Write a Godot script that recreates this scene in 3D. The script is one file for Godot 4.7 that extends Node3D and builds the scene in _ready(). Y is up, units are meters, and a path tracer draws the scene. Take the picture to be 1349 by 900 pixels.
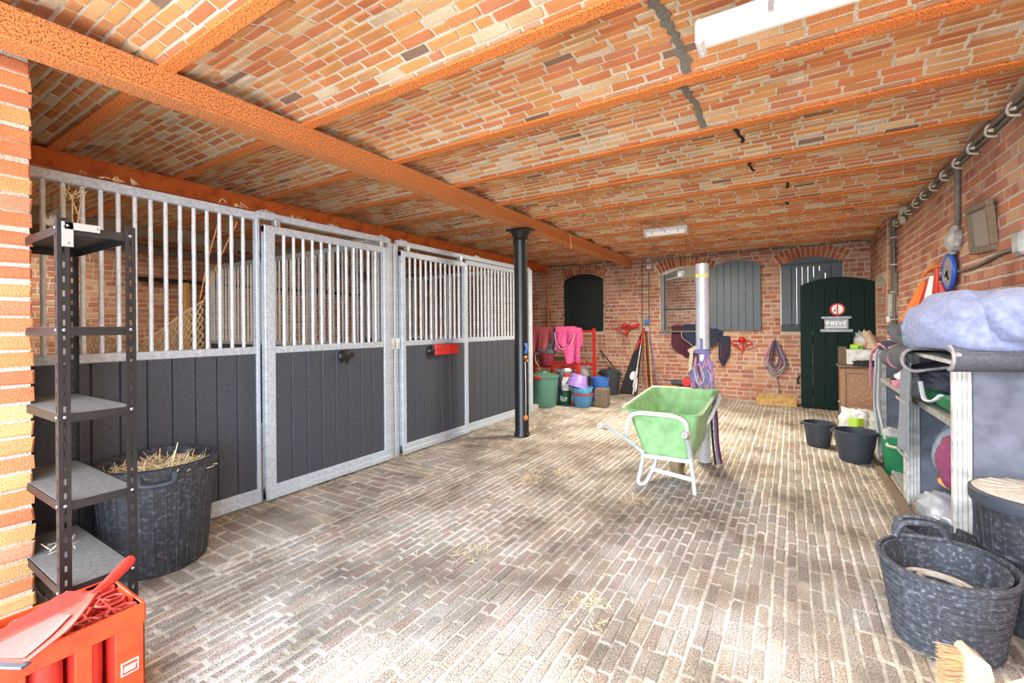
extends Node3D

# ---------------------------------------------------------------- geometry collector
class G:
	var v := PackedVector3Array()
	var n := PackedVector3Array()
	var c := PackedColorArray()
	var col := Color(1, 1, 1)
	var jit: RandomNumberGenerator

	func tri(a: Vector3, b: Vector3, d: Vector3) -> void:
		var nn := (b - a).cross(d - a).normalized()
		tri_n(a, b, d, nn, nn, nn)

	func tri_n(a: Vector3, b: Vector3, d: Vector3, na: Vector3, nb: Vector3, nd: Vector3) -> void:
		v.push_back(a); v.push_back(d); v.push_back(b)
		n.push_back(na); n.push_back(nd); n.push_back(nb)
		c.push_back(col); c.push_back(col); c.push_back(col)

	func quad(a: Vector3, b: Vector3, d: Vector3, e: Vector3) -> void:
		tri(a, b, d)
		tri(a, d, e)

	func quad_n(a: Vector3, b: Vector3, d: Vector3, e: Vector3, na: Vector3, nb: Vector3, nd: Vector3, ne: Vector3) -> void:
		tri_n(a, b, d, na, nb, nd)
		tri_n(a, d, e, na, nd, ne)

	# box with chamfered edges; t places its centre
	func box(t: Transform3D, size: Vector3, bevel := 0.0) -> void:
		var h := size * 0.5
		var b := minf(bevel, minf(h.x, minf(h.y, h.z)) * 0.9)
		var ax := [Vector3(1, 0, 0), Vector3(0, 1, 0), Vector3(0, 0, 1)]
		for i in 3:
			for s in [-1.0, 1.0]:
				var nn: Vector3 = ax[i] * s
				var u: Vector3 = ax[(i + 1) % 3]
				var w: Vector3 = ax[(i + 2) % 3]
				var hu: float = h[(i + 1) % 3] - b
				var hw: float = h[(i + 2) % 3] - b
				var o: Vector3 = nn * h[i]
				var p := [o - u * hu - w * hw, o + u * hu - w * hw, o + u * hu + w * hw, o - u * hu + w * hw]
				if s < 0: p.reverse()
				quad(t * p[0], t * p[1], t * p[2], t * p[3])
		if b <= 0.0: return
		for i in 3:
			var u: Vector3 = ax[(i + 1) % 3]
			var w: Vector3 = ax[(i + 2) % 3]
			var l: Vector3 = ax[i] * (h[i] - b)
			var hu: float = h[(i + 1) % 3]
			var hw: float = h[(i + 2) % 3]
			for su in [-1.0, 1.0]:
				for sw in [-1.0, 1.0]:
					var e1: Vector3 = u * su * hu + w * sw * (hw - b)
					var e2: Vector3 = u * su * (hu - b) + w * sw * hw
					if su * sw > 0: quad(t * (e1 - l), t * (e2 - l), t * (e2 + l), t * (e1 + l)) if false else quad(t * (e1 + l), t * (e1 - l), t * (e2 - l), t * (e2 + l))
					else: quad(t * (e1 - l), t * (e1 + l), t * (e2 + l), t * (e2 - l))
		for sx in [-1.0, 1.0]:
			for sy in [-1.0, 1.0]:
				for sz in [-1.0, 1.0]:
					var a := Vector3(sx * h.x, sy * (h.y - b), sz * (h.z - b))
					var d := Vector3(sx * (h.x - b), sy * h.y, sz * (h.z - b))
					var e := Vector3(sx * (h.x - b), sy * (h.y - b), sz * h.z)
					if sx * sy * sz > 0: tri(t * a, t * d, t * e)
					else: tri(t * a, t * e, t * d)

	func at(x: float, y: float, z: float, sx: float, sy: float, sz: float, bevel := 0.0, ry := 0.0) -> void:
		box(Transform3D(Basis(Vector3.UP, ry), Vector3(x, y, z)), Vector3(sx, sy, sz), bevel)

	# bar of rectangular section from a to b; w is across (side), h along up
	func bar(a: Vector3, b: Vector3, w: float, h: float, up := Vector3.UP, bevel := 0.002) -> void:
		var d := (b - a)
		var z := d.normalized()
		if absf(z.dot(up)) > 0.98: up = Vector3(0, 0, 1) if absf(z.z) < 0.9 else Vector3(1, 0, 0)
		var x := up.cross(z).normalized()
		var y := z.cross(x).normalized()
		box(Transform3D(Basis(x, y, z), (a + b) * 0.5), Vector3(w, h, d.length()), bevel)

	func tube(pts: Array, r, sides := 10, caps := true, closed := false, flat := 1.0, up := Vector3.ZERO) -> void:
		var m := pts.size()
		var rings := []
		var nrm := []
		var prev := Vector3.ZERO
		for i in m:
			var a: Vector3 = pts[(i - 1 + m) % m] if closed else pts[maxi(i - 1, 0)]
			var b: Vector3 = pts[(i + 1) % m] if closed else pts[mini(i + 1, m - 1)]
			var d := (b - a).normalized()
			var u: Vector3
			if i == 0:
				u = up if up != Vector3.ZERO else (Vector3.UP if absf(d.y) < 0.9 else Vector3(1, 0, 0))
			else:
				u = prev
			u = (u - d * u.dot(d)).normalized()
			prev = u
			var w := d.cross(u)
			var rr: float = r[i] if r is Array else r
			var ring := PackedVector3Array()
			var nr := PackedVector3Array()
			for k in sides:
				var ang := TAU * k / sides
				var off := u * cos(ang) * flat + w * sin(ang)
				ring.push_back((pts[i] as Vector3) + off * rr)
				nr.push_back((u * cos(ang) / maxf(flat, 0.05) + w * sin(ang)).normalized())
			rings.push_back(ring)
			nrm.push_back(nr)
		for i in (m if closed else m - 1):
			var j := (i + 1) % m
			for k in sides:
				var q := (k + 1) % sides
				quad_n(rings[i][k], rings[i][q], rings[j][q], rings[j][k], nrm[i][k], nrm[i][q], nrm[j][q], nrm[j][k])
		if caps and not closed:
			for k in sides:
				var q := (k + 1) % sides
				tri(pts[0], rings[0][q], rings[0][k])
				tri(pts[m - 1], rings[m - 1][k], rings[m - 1][q])

	# profile of (radius, height) points, bottom to top on the outside, turned about y
	func lathe(prof: Array, t := Transform3D(), segs := 32, sx := 1.0, sz := 1.0) -> void:
		var m := prof.size()
		var nb := t.basis
		for i in m - 1:
			var a: Vector2 = prof[i]
			var b: Vector2 = prof[i + 1]
			if a.distance_to(b) < 1e-6: continue
			var d0 := (b - a).normalized()
			var na := d0
			var nbv := d0
			if i > 0:
				var dp := (a - (prof[i - 1] as Vector2)).normalized()
				if dp.dot(d0) > 0.75: na = (dp + d0).normalized()
			if i < m - 2:
				var dn := ((prof[i + 2] as Vector2) - b).normalized()
				if dn.dot(d0) > 0.75: nbv = (dn + d0).normalized()
			for k in segs:
				var a0 := TAU * k / segs
				var a1 := TAU * (k + 1) / segs
				var p := [Vector3(cos(a0) * a.x * sx, a.y, sin(a0) * a.x * sz), Vector3(cos(a1) * a.x * sx, a.y, sin(a1) * a.x * sz), Vector3(cos(a1) * b.x * sx, b.y, sin(a1) * b.x * sz), Vector3(cos(a0) * b.x * sx, b.y, sin(a0) * b.x * sz)]
				var q := [Vector3(cos(a0) / sx * na.y, -na.x, sin(a0) / sz * na.y), Vector3(cos(a1) / sx * na.y, -na.x, sin(a1) / sz * na.y), Vector3(cos(a1) / sx * nbv.y, -nbv.x, sin(a1) / sz * nbv.y), Vector3(cos(a0) / sx * nbv.y, -nbv.x, sin(a0) / sz * nbv.y)]
				for e in 4:
					p[e] = t * (p[e] as Vector3)
					q[e] = (nb * (q[e] as Vector3)).normalized()
				if b.x > 1e-5: tri_n(p[0], p[3], p[2], q[0], q[3], q[2])
				if a.x > 1e-5: tri_n(p[0], p[2], p[1], q[0], q[2], q[1])

	# sheet given as rows of points; thick gives it a back face and edges
	func sheet(rows: Array, thick := 0.0) -> void:
		var nr := rows.size()
		var nc: int = rows[0].size()
		var nm := []
		for i in nr:
			var line := PackedVector3Array()
			for j in nc:
				var du: Vector3 = (rows[i][mini(j + 1, nc - 1)] as Vector3) - (rows[i][maxi(j - 1, 0)] as Vector3)
				var dv: Vector3 = (rows[mini(i + 1, nr - 1)][j] as Vector3) - (rows[maxi(i - 1, 0)][j] as Vector3)
				var k := du.cross(dv)
				line.push_back(k.normalized() if k.length() > 1e-9 else Vector3.UP)
			nm.push_back(line)
		for i in nr - 1:
			for j in nc - 1:
				quad_n(rows[i][j], rows[i][j + 1], rows[i + 1][j + 1], rows[i + 1][j], nm[i][j], nm[i][j + 1], nm[i + 1][j + 1], nm[i + 1][j])
				if thick > 0:
					quad_n(rows[i][j] - nm[i][j] * thick, rows[i + 1][j] - nm[i + 1][j] * thick, rows[i + 1][j + 1] - nm[i + 1][j + 1] * thick, rows[i][j + 1] - nm[i][j + 1] * thick, -nm[i][j], -nm[i + 1][j], -nm[i + 1][j + 1], -nm[i][j + 1])
		if thick > 0:
			for i in nr - 1:
				quad(rows[i][0], rows[i + 1][0], rows[i + 1][0] - nm[i + 1][0] * thick, rows[i][0] - nm[i][0] * thick)
				var e := nc - 1
				quad(rows[i + 1][e], rows[i][e], rows[i][e] - nm[i][e] * thick, rows[i + 1][e] - nm[i + 1][e] * thick)
			for j in nc - 1:
				quad(rows[0][j + 1], rows[0][j], rows[0][j] - nm[0][j] * thick, rows[0][j + 1] - nm[0][j + 1] * thick)
				var e := nr - 1
				quad(rows[e][j], rows[e][j + 1], rows[e][j + 1] - nm[e][j + 1] * thick, rows[e][j] - nm[e][j] * thick)

	# polygon in the xy plane of t, pulled along its z from 0 to depth
	func prism(poly: PackedVector2Array, t: Transform3D, depth: float) -> void:
		if not Geometry2D.is_polygon_clockwise(poly): pass
		else: poly.reverse()
		var idx := Geometry2D.triangulate_polygon(poly)
		for i in range(0, idx.size(), 3):
			var a := poly[idx[i]]
			var b := poly[idx[i + 1]]
			var d := poly[idx[i + 2]]
			if (b - a).cross(d - a) < 0:
				var s := b
				b = d
				d = s
			tri(t * Vector3(a.x, a.y, depth), t * Vector3(b.x, b.y, depth), t * Vector3(d.x, d.y, depth))
			tri(t * Vector3(a.x, a.y, 0), t * Vector3(d.x, d.y, 0), t * Vector3(b.x, b.y, 0))
		for i in poly.size():
			var a := poly[i]
			var b := poly[(i + 1) % poly.size()]
			quad(t * Vector3(a.x, a.y, 0), t * Vector3(b.x, b.y, 0), t * Vector3(b.x, b.y, depth), t * Vector3(a.x, a.y, depth))

	# brick: face at +z of t, back at its plane; chamfered rim
	func brick(t: Transform3D, s: Vector3, ch := 0.006, aspect := 1.0) -> void:
		var hx := s.x * 0.5
		var hy := s.y * 0.5
		var o := [Vector3(-hx, -hy, 0), Vector3(hx, -hy, 0), Vector3(hx, hy, 0), Vector3(-hx, hy, 0)]
		var md := []
		var inn := []
		if jit:
			var jx := minf(s.x * 0.03, 0.005) if aspect == 1.0 else 0.07 * aspect
			var jy := s.y * 0.07
			for k in 4: o[k] += Vector3(jit.randf_range(-jx, jx), jit.randf_range(-jy, jy), 0)
		for k in 4:
			var q: Vector3 = o[k]
			md.push_back(t * (q + Vector3(0, 0, maxf(s.z - ch, 0.001))))
			inn.push_back(t * (q - Vector3(signf(q.x) * ch * aspect, signf(q.y) * ch, 0) + Vector3(0, 0, s.z)))
		for k in 4:
			var j := (k + 1) % 4
			quad(t * (o[k] as Vector3), t * (o[j] as Vector3), md[j], md[k])
			quad(md[k], md[j], inn[j], inn[k])
		quad(inn[0], inn[1], inn[2], inn[3])

	func ball(centre: Vector3, r: Vector3, segs := 16) -> void:
		var prof := []
		for i in segs / 2 + 1:
			var a := -PI / 2 + PI * i / (segs / 2)
			prof.push_back(Vector2(cos(a), sin(a)))
		lathe(prof, Transform3D(Basis.from_scale(r), centre), segs)

	func mesh() -> ArrayMesh:
		var arr := []
		arr.resize(Mesh.ARRAY_MAX)
		arr[Mesh.ARRAY_VERTEX] = v
		arr[Mesh.ARRAY_NORMAL] = n
		arr[Mesh.ARRAY_COLOR] = c
		var m := ArrayMesh.new()
		m.add_surface_from_arrays(Mesh.PRIMITIVE_TRIANGLES, arr)
		return m

# ---------------------------------------------------------------- nodes
var rng := RandomNumberGenerator.new()
var used := {}
var cam: Camera3D

func numbered(called: String) -> String:
	if not used.has(called):
		used[called] = 0
		return called
	used[called] += 1
	return "%s_%03d" % [called, used[called]]

func tag(o: Node3D, label: String, category: String, group := "") -> void:
	o.set_meta("label", label)
	o.set_meta("category", category)
	if group: o.set_meta("group", group)

func thing(called: String, label: String, category: String, at := Vector3.ZERO, turn := 0.0, group := "") -> Node3D:
	var o := Node3D.new()
	o.name = numbered(called)
	add_child(o)
	o.position = at
	o.rotation.y = turn
	tag(o, label, category, group)
	return o

func put(owner: Node, called: String, g: G, m: Material, label := "") -> MeshInstance3D:
	var o := MeshInstance3D.new()
	o.mesh = g.mesh()
	o.material_override = m
	var taken := {}
	for ch in owner.get_children(): taken[String(ch.name)] = true
	var nm := called
	var k := 1
	while taken.has(nm):
		nm = "%s_%03d" % [called, k]
		k += 1
	o.name = nm
	owner.add_child(o)
	if label: o.set_meta("label", label)
	return o

func struct(called: String, g: G, m: Material) -> MeshInstance3D:
	var o := MeshInstance3D.new()
	o.mesh = g.mesh()
	o.material_override = m
	o.name = numbered(called)
	o.set_meta("kind", "structure")
	add_child(o)
	return o

func single(called: String, g: G, m: Material, label: String, category: String, group := "") -> MeshInstance3D:
	var o := MeshInstance3D.new()
	o.mesh = g.mesh()
	o.material_override = m
	o.name = numbered(called)
	add_child(o)
	tag(o, label, category, group)
	return o

func spl(pts: Array, steps := 6, closed := false) -> Array:
	var out := []
	var m := pts.size()
	for i in (m if closed else m - 1):
		var p0: Vector3 = pts[(i - 1 + m) % m] if closed else pts[maxi(i - 1, 0)]
		var p1: Vector3 = pts[i]
		var p2: Vector3 = pts[(i + 1) % m]
		var p3: Vector3 = pts[(i + 2) % m] if closed else pts[mini(i + 2, m - 1)]
		for s in steps:
			var t := float(s) / steps
			out.push_back(p1.cubic_interpolate(p2, p0, p3, t))
	if not closed: out.push_back(pts[m - 1])
	return out

func lin(r: float, g: float, b: float) -> Color:
	return Color(r / 255.0, g / 255.0, b / 255.0).srgb_to_linear()

# ---------------------------------------------------------------- materials
var tex := {}
var M := {}

func noise_tex(key: String, sd: int, freq: float, kind: int, oct: int, ramp: Array, size := 512, cell := -1) -> void:
	var f := FastNoiseLite.new()
	f.seed = sd
	f.frequency = freq
	f.noise_type = kind
	f.fractal_octaves = oct
	if oct < 2: f.fractal_type = FastNoiseLite.FRACTAL_NONE
	if cell >= 0: f.cellular_return_type = cell
	var t := NoiseTexture2D.new()
	t.width = size
	t.height = size
	t.seamless = true
	t.noise = f
	if ramp.size():
		var gr := Gradient.new()
		var offs := PackedFloat32Array()
		var cols := PackedColorArray()
		for e in ramp:
			offs.push_back(e[0])
			cols.push_back(e[1] if e[1] is Color else Color(e[1], e[1], e[1]))
		gr.offsets = offs
		gr.colors = cols
		t.color_ramp = gr
	tex[key] = t

func mk(key: String, r: float, g: float, b: float, rough := 0.8, tx := "", scale := 1.0, opt := {}) -> StandardMaterial3D:
	var m := StandardMaterial3D.new()
	m.resource_name = key
	m.albedo_color = Color(r / 255.0, g / 255.0, b / 255.0)
	m.roughness = rough
	m.vertex_color_use_as_albedo = opt.get("vc", false)
	m.metallic = opt.get("metal", 0.0)
	if opt.has("spec"): m.metallic_specular = opt.spec
	if tx != "" or opt.has("bump"):
		m.uv1_triplanar = true
		m.uv1_world_triplanar = opt.get("world", false)
		m.uv1_scale = opt.get("scale3", Vector3(scale, scale, scale))
	if tx != "": m.albedo_texture = tex[tx]
	if opt.has("bump"):
		m.heightmap_enabled = true
		m.heightmap_texture = tex[opt.bump]
		m.heightmap_scale = opt.get("depth", 0.3)
	if opt.has("rough_tex"):
		m.roughness_texture = tex[opt.rough_tex]
	if opt.has("detail"):
		m.detail_enabled = true
		m.detail_blend_mode = BaseMaterial3D.BLEND_MODE_MUL
		m.detail_albedo = tex[opt.detail]
		m.detail_uv_layer = BaseMaterial3D.DETAIL_UV_2
		m.uv2_triplanar = true
		m.uv2_world_triplanar = true
		m.uv2_scale = Vector3.ONE * opt.get("detail_scale", 0.4)
	if opt.get("two", false): m.cull_mode = BaseMaterial3D.CULL_DISABLED
	if opt.has("rim"):
		m.rim_enabled = true
		m.rim = opt.rim
		m.rim_tint = 0.5
	if opt.has("alpha"):
		m.transparency = BaseMaterial3D.TRANSPARENCY_ALPHA
		m.albedo_color.a = opt.alpha
	M[key] = m
	return m

func make_materials() -> void:
	var SX := FastNoiseLite.TYPE_SIMPLEX_SMOOTH
	var CE := FastNoiseLite.TYPE_CELLULAR
	noise_tex("soft", 1, 0.012, SX, 5, [[0.0, 0.72], [0.5, 0.9], [1.0, 1.0]])
	noise_tex("grain", 2, 0.07, SX, 5, [[0.0, 0.55], [0.35, 0.84], [0.6, 1.0], [1.0, 0.92]])
	noise_tex("paver_grain", 22, 0.06, SX, 6, [[0.0, Color(0.55, 0.53, 0.5)], [0.38, Color(0.82, 0.81, 0.79)], [0.62, Color(1, 1, 1)], [1.0, Color(1, 1, 1)]])
	noise_tex("grain_h", 3, 0.06, SX, 5, [])
	noise_tex("coarse_h", 4, 0.02, SX, 5, [])
	noise_tex("rust", 5, 0.07, SX, 4, [[0.0, Color(0.4, 0.2, 0.08)], [0.3, Color(0.56, 0.29, 0.12)], [0.43, Color(0.88, 0.58, 0.32)], [0.62, Color(0.91, 0.63, 0.4)], [1.0, Color(0.93, 0.66, 0.44)]])
	noise_tex("rust_soft", 6, 0.012, SX, 5, [[0.0, Color(0.66, 0.3, 0.1)], [0.5, Color(0.84, 0.42, 0.16)], [1.0, Color(0.88, 0.48, 0.22)]])
	noise_tex("galv", 7, 0.045, CE, 1, [[0.0, 0.86], [0.5, 0.93], [1.0, 1.0]], 512, FastNoiseLite.RETURN_CELL_VALUE)
	noise_tex("scuff", 8, 0.03, SX, 7, [[0.0, 0.4], [0.5, 0.47], [0.66, 0.58], [0.74, 0.9], [1.0, 1.0]])
	noise_tex("dusty", 9, 0.03, SX, 7, [[0.0, 0.78], [0.5, 0.88], [0.75, 0.95], [1.0, 1.0]])
	noise_tex("wood", 10, 0.03, SX, 5, [[0.0, 0.74], [0.4, 0.88], [0.6, 0.95], [1.0, 1.0]])
	noise_tex("wall_stain", 11, 0.006, SX, 5, [[0.0, Color(0.82, 0.77, 0.72)], [0.5, Color(0.96, 0.95, 0.94)], [1.0, Color(1, 1, 1)]])
	noise_tex("floor_dust", 12, 0.008, SX, 5, [[0.0, Color(0.62, 0.59, 0.56)], [0.38, Color(0.86, 0.84, 0.81)], [0.7, Color(1, 1, 1)], [1.0, Color(1, 1, 1)]])
	noise_tex("cloth_h", 13, 0.012, SX, 4, [])
	noise_tex("splash", 14, 0.03, CE, 3, [[0.0, 1.0], [0.12, 0.8], [0.25, 0.45], [1.0, 0.4]])
	var wb := {"vc": true, "world": true, "bump": "grain_h", "depth": 0.25, "detail": "wall_stain", "detail_scale": 0.35}
	mk("brick", 255, 255, 255, 0.9, "grain", 4.0, wb)
	mk("mortar", 222, 210, 190, 0.95, "grain", 3.0, {"bump": "grain_h", "depth": 0.4, "world": true, "detail": "wall_stain", "detail_scale": 0.35})
	mk("ceiling_mortar", 224, 210, 184, 0.95, "grain", 3.0, {"bump": "grain_h", "depth": 0.4, "world": true})
	mk("ceiling_brick", 255, 255, 255, 0.9, "grain", 4.0, {"vc": true, "world": true, "bump": "grain_h", "depth": 0.25, "detail": "wall_stain", "detail_scale": 0.5})
	mk("paver", 255, 255, 255, 0.85, "paver_grain", 3.0, {"vc": true, "world": true, "bump": "grain_h", "depth": 0.5, "detail": "floor_dust", "detail_scale": 0.33})
	mk("sand", 240, 232, 218, 0.95, "soft", 3.0, {"bump": "grain_h", "depth": 0.3, "world": true, "detail": "floor_dust", "detail_scale": 0.33})
	mk("render_dark", 128, 120, 108, 0.95, "grain", 2.5, {"bump": "coarse_h", "depth": 0.8})
	mk("crack", 40, 32, 26, 1.0)
	mk("rust_beam", 240, 226, 214, 0.75, "rust", 2.6, {"bump": "grain_h", "depth": 0.1})
	mk("rust_joist", 255, 222, 180, 0.8, "rust", 2.6, {"bump": "grain_h", "depth": 0.1})
	mk("orange_beam", 255, 255, 255, 0.6, "rust_soft", 0.8)
	mk("galv", 192, 200, 206, 0.45, "galv", 4.0, {"metal": 0.15})
	mk("galv_bar", 224, 228, 230, 0.38, "galv", 4.0, {"metal": 0.1})
	mk("pipe_galv", 220, 224, 228, 0.28, "galv", 4.0, {"metal": 0.35})
	mk("stall_plank", 70, 74, 82, 0.6, "dusty", 2.2, {"bump": "grain_h", "depth": 0.05, "world": true})
	mk("black_metal", 26, 26, 27, 0.4, "soft", 2.0)
	mk("black_paint", 30, 31, 30, 0.32, "dusty", 2.5)
	mk("shelf_dusty", 122, 114, 104, 0.85, "dusty", 2.2, {"world": true})
	mk("zinc", 190, 190, 188, 0.4, "", 1.0, {"metal": 0.7})
	mk("black_plastic", 98, 101, 108, 0.55, "scuff", 2.0)
	mk("black_tub", 66, 71, 80, 0.5, "dusty", 2.0)
	mk("black_rubber", 138, 143, 153, 0.6, "scuff", 2.6)
	mk("straw", 255, 255, 255, 0.9, "", 1, {"vc": true, "two": true})
	mk("red_plastic", 218, 52, 38, 0.45, "dusty", 2.0)
	mk("orange_red", 226, 74, 30, 0.4, "soft", 2.0)
	mk("red_dusty", 204, 66, 50, 0.6, "dusty", 3.0)
	mk("red_paint", 214, 40, 30, 0.4, "soft", 2.0)
	mk("green_tray", 156, 206, 140, 0.45, "soft", 1.4)
	mk("white_paint", 232, 234, 232, 0.4, "soft", 2.0)
	mk("tyre", 190, 165, 125, 0.8, "dusty", 4.0)
	mk("dark_green", 6, 36, 30, 0.6, "dusty", 1.2, {"spec": 0.3, "bump": "grain_h", "depth": 0.05})
	mk("shutter_green", 18, 36, 33, 0.32, "dusty", 1.6)
	mk("shutter_grey", 66, 78, 85, 0.4, "wood", 1.0, {"scale3": Vector3(5, 0.8, 5), "bump": "grain_h", "depth": 0.08})
	mk("frame_dark", 40, 46, 48, 0.5, "wood", 2.0)
	mk("sign_silver", 168, 172, 174, 0.4, "soft", 2.0, {"metal": 0.3})
	mk("sign_white", 240, 236, 225, 0.5)
	mk("sign_red", 196, 38, 34, 0.5)
	mk("white_plastic", 236, 234, 228, 0.4, "soft", 1.5)
	mk("grey_plastic", 186, 184, 176, 0.5, "soft", 2.0)
	mk("tube_glass", 222, 220, 214, 0.3)
	M.tube_glass.emission_enabled = true
	M.tube_glass.emission = Color(1.0, 0.97, 0.9)
	M.tube_glass.emission_energy_multiplier = 0.06
	mk("conduit", 122, 112, 98, 0.6, "soft", 3.0)
	mk("grey_panel", 122, 125, 137, 0.6, "soft", 1.0, {"world": true})
	mk("locker_frame", 226, 222, 212, 0.55, "soft", 2.0)
	mk("locker_grey", 172, 170, 162, 0.6, "soft", 2.0)
	mk("blue_fleece", 150, 159, 194, 0.95, "dusty", 1.6, {"bump": "cloth_h", "depth": 1.2, "rim": 0.6})
	mk("grey_cloth", 98, 98, 104, 0.9, "dusty", 3.0, {"bump": "cloth_h", "depth": 0.6, "two": true})
	mk("grey_mesh", 150, 156, 164, 0.85, "dusty", 3.0, {"two": true})
	mk("trim_cloth", 176, 168, 166, 0.9, "soft", 4.0)
	mk("pink_trim", 214, 140, 160, 0.9, "soft", 4.0)
	mk("pink", 236, 92, 148, 0.85, "soft", 3.0, {"bump": "cloth_h", "depth": 0.5, "two": true})
	mk("pink_pale", 240, 176, 196, 0.85, "soft", 3.0, {"two": true})
	mk("crimson", 150, 44, 64, 0.8, "soft", 3.0, {"two": true})
	mk("dusty_red", 176, 78, 84, 0.9, "dusty", 3.0, {"bump": "cloth_h", "depth": 0.5, "two": true})
	mk("burgundy", 84, 34, 52, 0.9, "soft", 3.0, {"bump": "cloth_h", "depth": 0.4, "two": true})
	mk("navy", 44, 52, 72, 0.9, "soft", 3.0, {"bump": "cloth_h", "depth": 0.4, "two": true})
	mk("cream", 222, 208, 186, 0.9, "soft", 4.0)
	mk("teal", 70, 190, 190, 0.8, "soft", 4.0)
	mk("barrel_green", 92, 140, 118, 0.5, "dusty", 2.0)
	mk("bucket_green", 38, 142, 90, 0.45, "dusty", 2.0)
	mk("bucket_dark_green", 24, 90, 62, 0.45, "soft", 2.0)
	mk("purple", 164, 128, 208, 0.45, "soft", 2.0)
	mk("sky_blue", 100, 186, 226, 0.45, "soft", 2.0)
	mk("blue_worn", 84, 140, 184, 0.55, "grain", 2.0)
	mk("blue_crate", 58, 112, 196, 0.45, "soft", 2.0)
	mk("clear_plastic", 225, 232, 232, 0.2, "", 1, {"alpha": 0.35})
	mk("stone_brown", 116, 98, 82, 0.95, "grain", 2.0, {"bump": "coarse_h", "depth": 0.8})
	mk("black_cloth", 40, 40, 44, 0.9, "soft", 3.0, {"two": true})
	mk("white_cloth", 222, 222, 224, 0.9)
	mk("wood_brown", 172, 132, 104, 0.7, "wood", 1.0, {"scale3": Vector3(6, 0.8, 6)})
	mk("wood_weathered", 132, 112, 92, 0.9, "wood", 1.0, {"scale3": Vector3(2, 4, 4)})
	mk("wood_pale", 206, 178, 148, 0.6, "wood", 1.0, {"scale3": Vector3(3, 3, 3)})
	mk("pole_wood", 206, 160, 96, 0.7, "wood", 2.0)
	mk("cardboard", 206, 164, 100, 0.85, "soft", 2.0, {"two": true})
	mk("bag_white", 238, 238, 236, 0.5, "soft", 3.0, {"bump": "cloth_h", "depth": 0.5})
	mk("lime", 164, 206, 54, 0.5)
	mk("yellow", 232, 204, 40, 0.5)
	mk("bristle", 255, 255, 255, 0.9, "", 1, {"vc": true})
	mk("rope_grey", 176, 174, 180, 0.9, "grain", 20.0)
	mk("rope_purple", 132, 124, 172, 0.9, "grain", 20.0)
	mk("rope_pink", 206, 132, 172, 0.9, "grain", 20.0)
	mk("rope_maroon", 110, 48, 66, 0.9, "grain", 20.0)
	mk("rope_teal", 70, 140, 140, 0.9, "grain", 20.0)
	mk("jute", 206, 176, 132, 0.95, "", 1)
	mk("twine", 230, 160, 96, 0.9)
	mk("orange", 244, 128, 48, 0.7, "soft", 4.0, {"two": true})
	mk("blue_rim", 40, 92, 190, 0.35)
	mk("dial", 168, 160, 150, 0.4, "soft", 3.0)
	mk("picture", 170, 160, 146, 0.35, "dusty", 3.0)
	mk("pan_dust", 138, 92, 84, 0.9, "dusty", 6.0)
	mk("lid_dusty", 206, 196, 180, 0.8, "dusty", 2.0)
	mk("pale_green", 208, 220, 206, 0.45, "soft", 2.0)
	mk("blue_clip", 60, 110, 190, 0.4)
	mk("copper", 190, 120, 60, 0.4, "", 1, {"metal": 0.6})
	mk("plastic_sheet", 205, 210, 218, 0.3, "dusty", 3.0, {"two": true})
	mk("blue_grey_cloth", 150, 166, 184, 0.85, "soft", 3.0, {"bump": "cloth_h", "depth": 0.5, "two": true})
	mk("plum", 150, 66, 104, 0.85, "soft", 3.0, {"two": true})
	mk("glow_tape", 226, 214, 130, 0.5)
	mk("earth", 198, 196, 192, 0.95, "dusty", 0.4, {"world": true})

# ---------------------------------------------------------------- bricks
const RIGHT := 1.16
const LEFT := -7.4
const BACK := -9.0
const TOP := 2.68
var JOISTS := [0.54, -0.245, -1.03, -1.815, -2.6, -3.36, -4.13, -4.91, -5.7, -6.43, -7.16, -7.92, -8.66]
var unit := {}
var counts := {}

func shade(pal: Array) -> Color:
	var k: Color = pal[rng.randi() % pal.size()]
	var f := rng.randf_range(0.92, 1.06)
	return Color(k.r * f, k.g * f, k.b * f)

# a few shared brick shapes per tint for the pieces that stand singly
func unit_brick(tint: Color, s: Vector3, kind: String) -> ArrayMesh:
	var asp := clampf(s.y / s.x, 0.1, 0.95)
	var key := "%s %d %d %d %d %d" % [kind, int(tint.r * 14), int(tint.g * 14), int(tint.b * 14), int(asp * 6.0), rng.randi() % 3]
	if not unit.has(key):
		var g := G.new()
		g.col = tint
		g.jit = rng
		var j := func() -> float: return rng.randf_range(-0.02, 0.02)
		var t := Transform3D(Basis(Vector3(0, 0, 1), rng.randf_range(-0.02, 0.02)), Vector3(j.call() * 0.2, j.call() * 0.3, 0))
		g.brick(t, Vector3(1, 1, 1), 0.1, asp)
		unit[key] = g.mesh()
	return unit[key]

func seen_size(p: Vector3, s: Vector3) -> float:
	var q := cam.global_transform.affine_inverse() * p
	if q.z > -0.3: return 0.0
	var u := 674.5 + 591.56 * q.x / -q.z
	var w := 429.98 - 591.56 * q.y / -q.z
	if u < -20 or u > 1370 or w < -20 or w > 920: return 0.0
	return s.x * s.y / (q.z * q.z)

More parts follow.
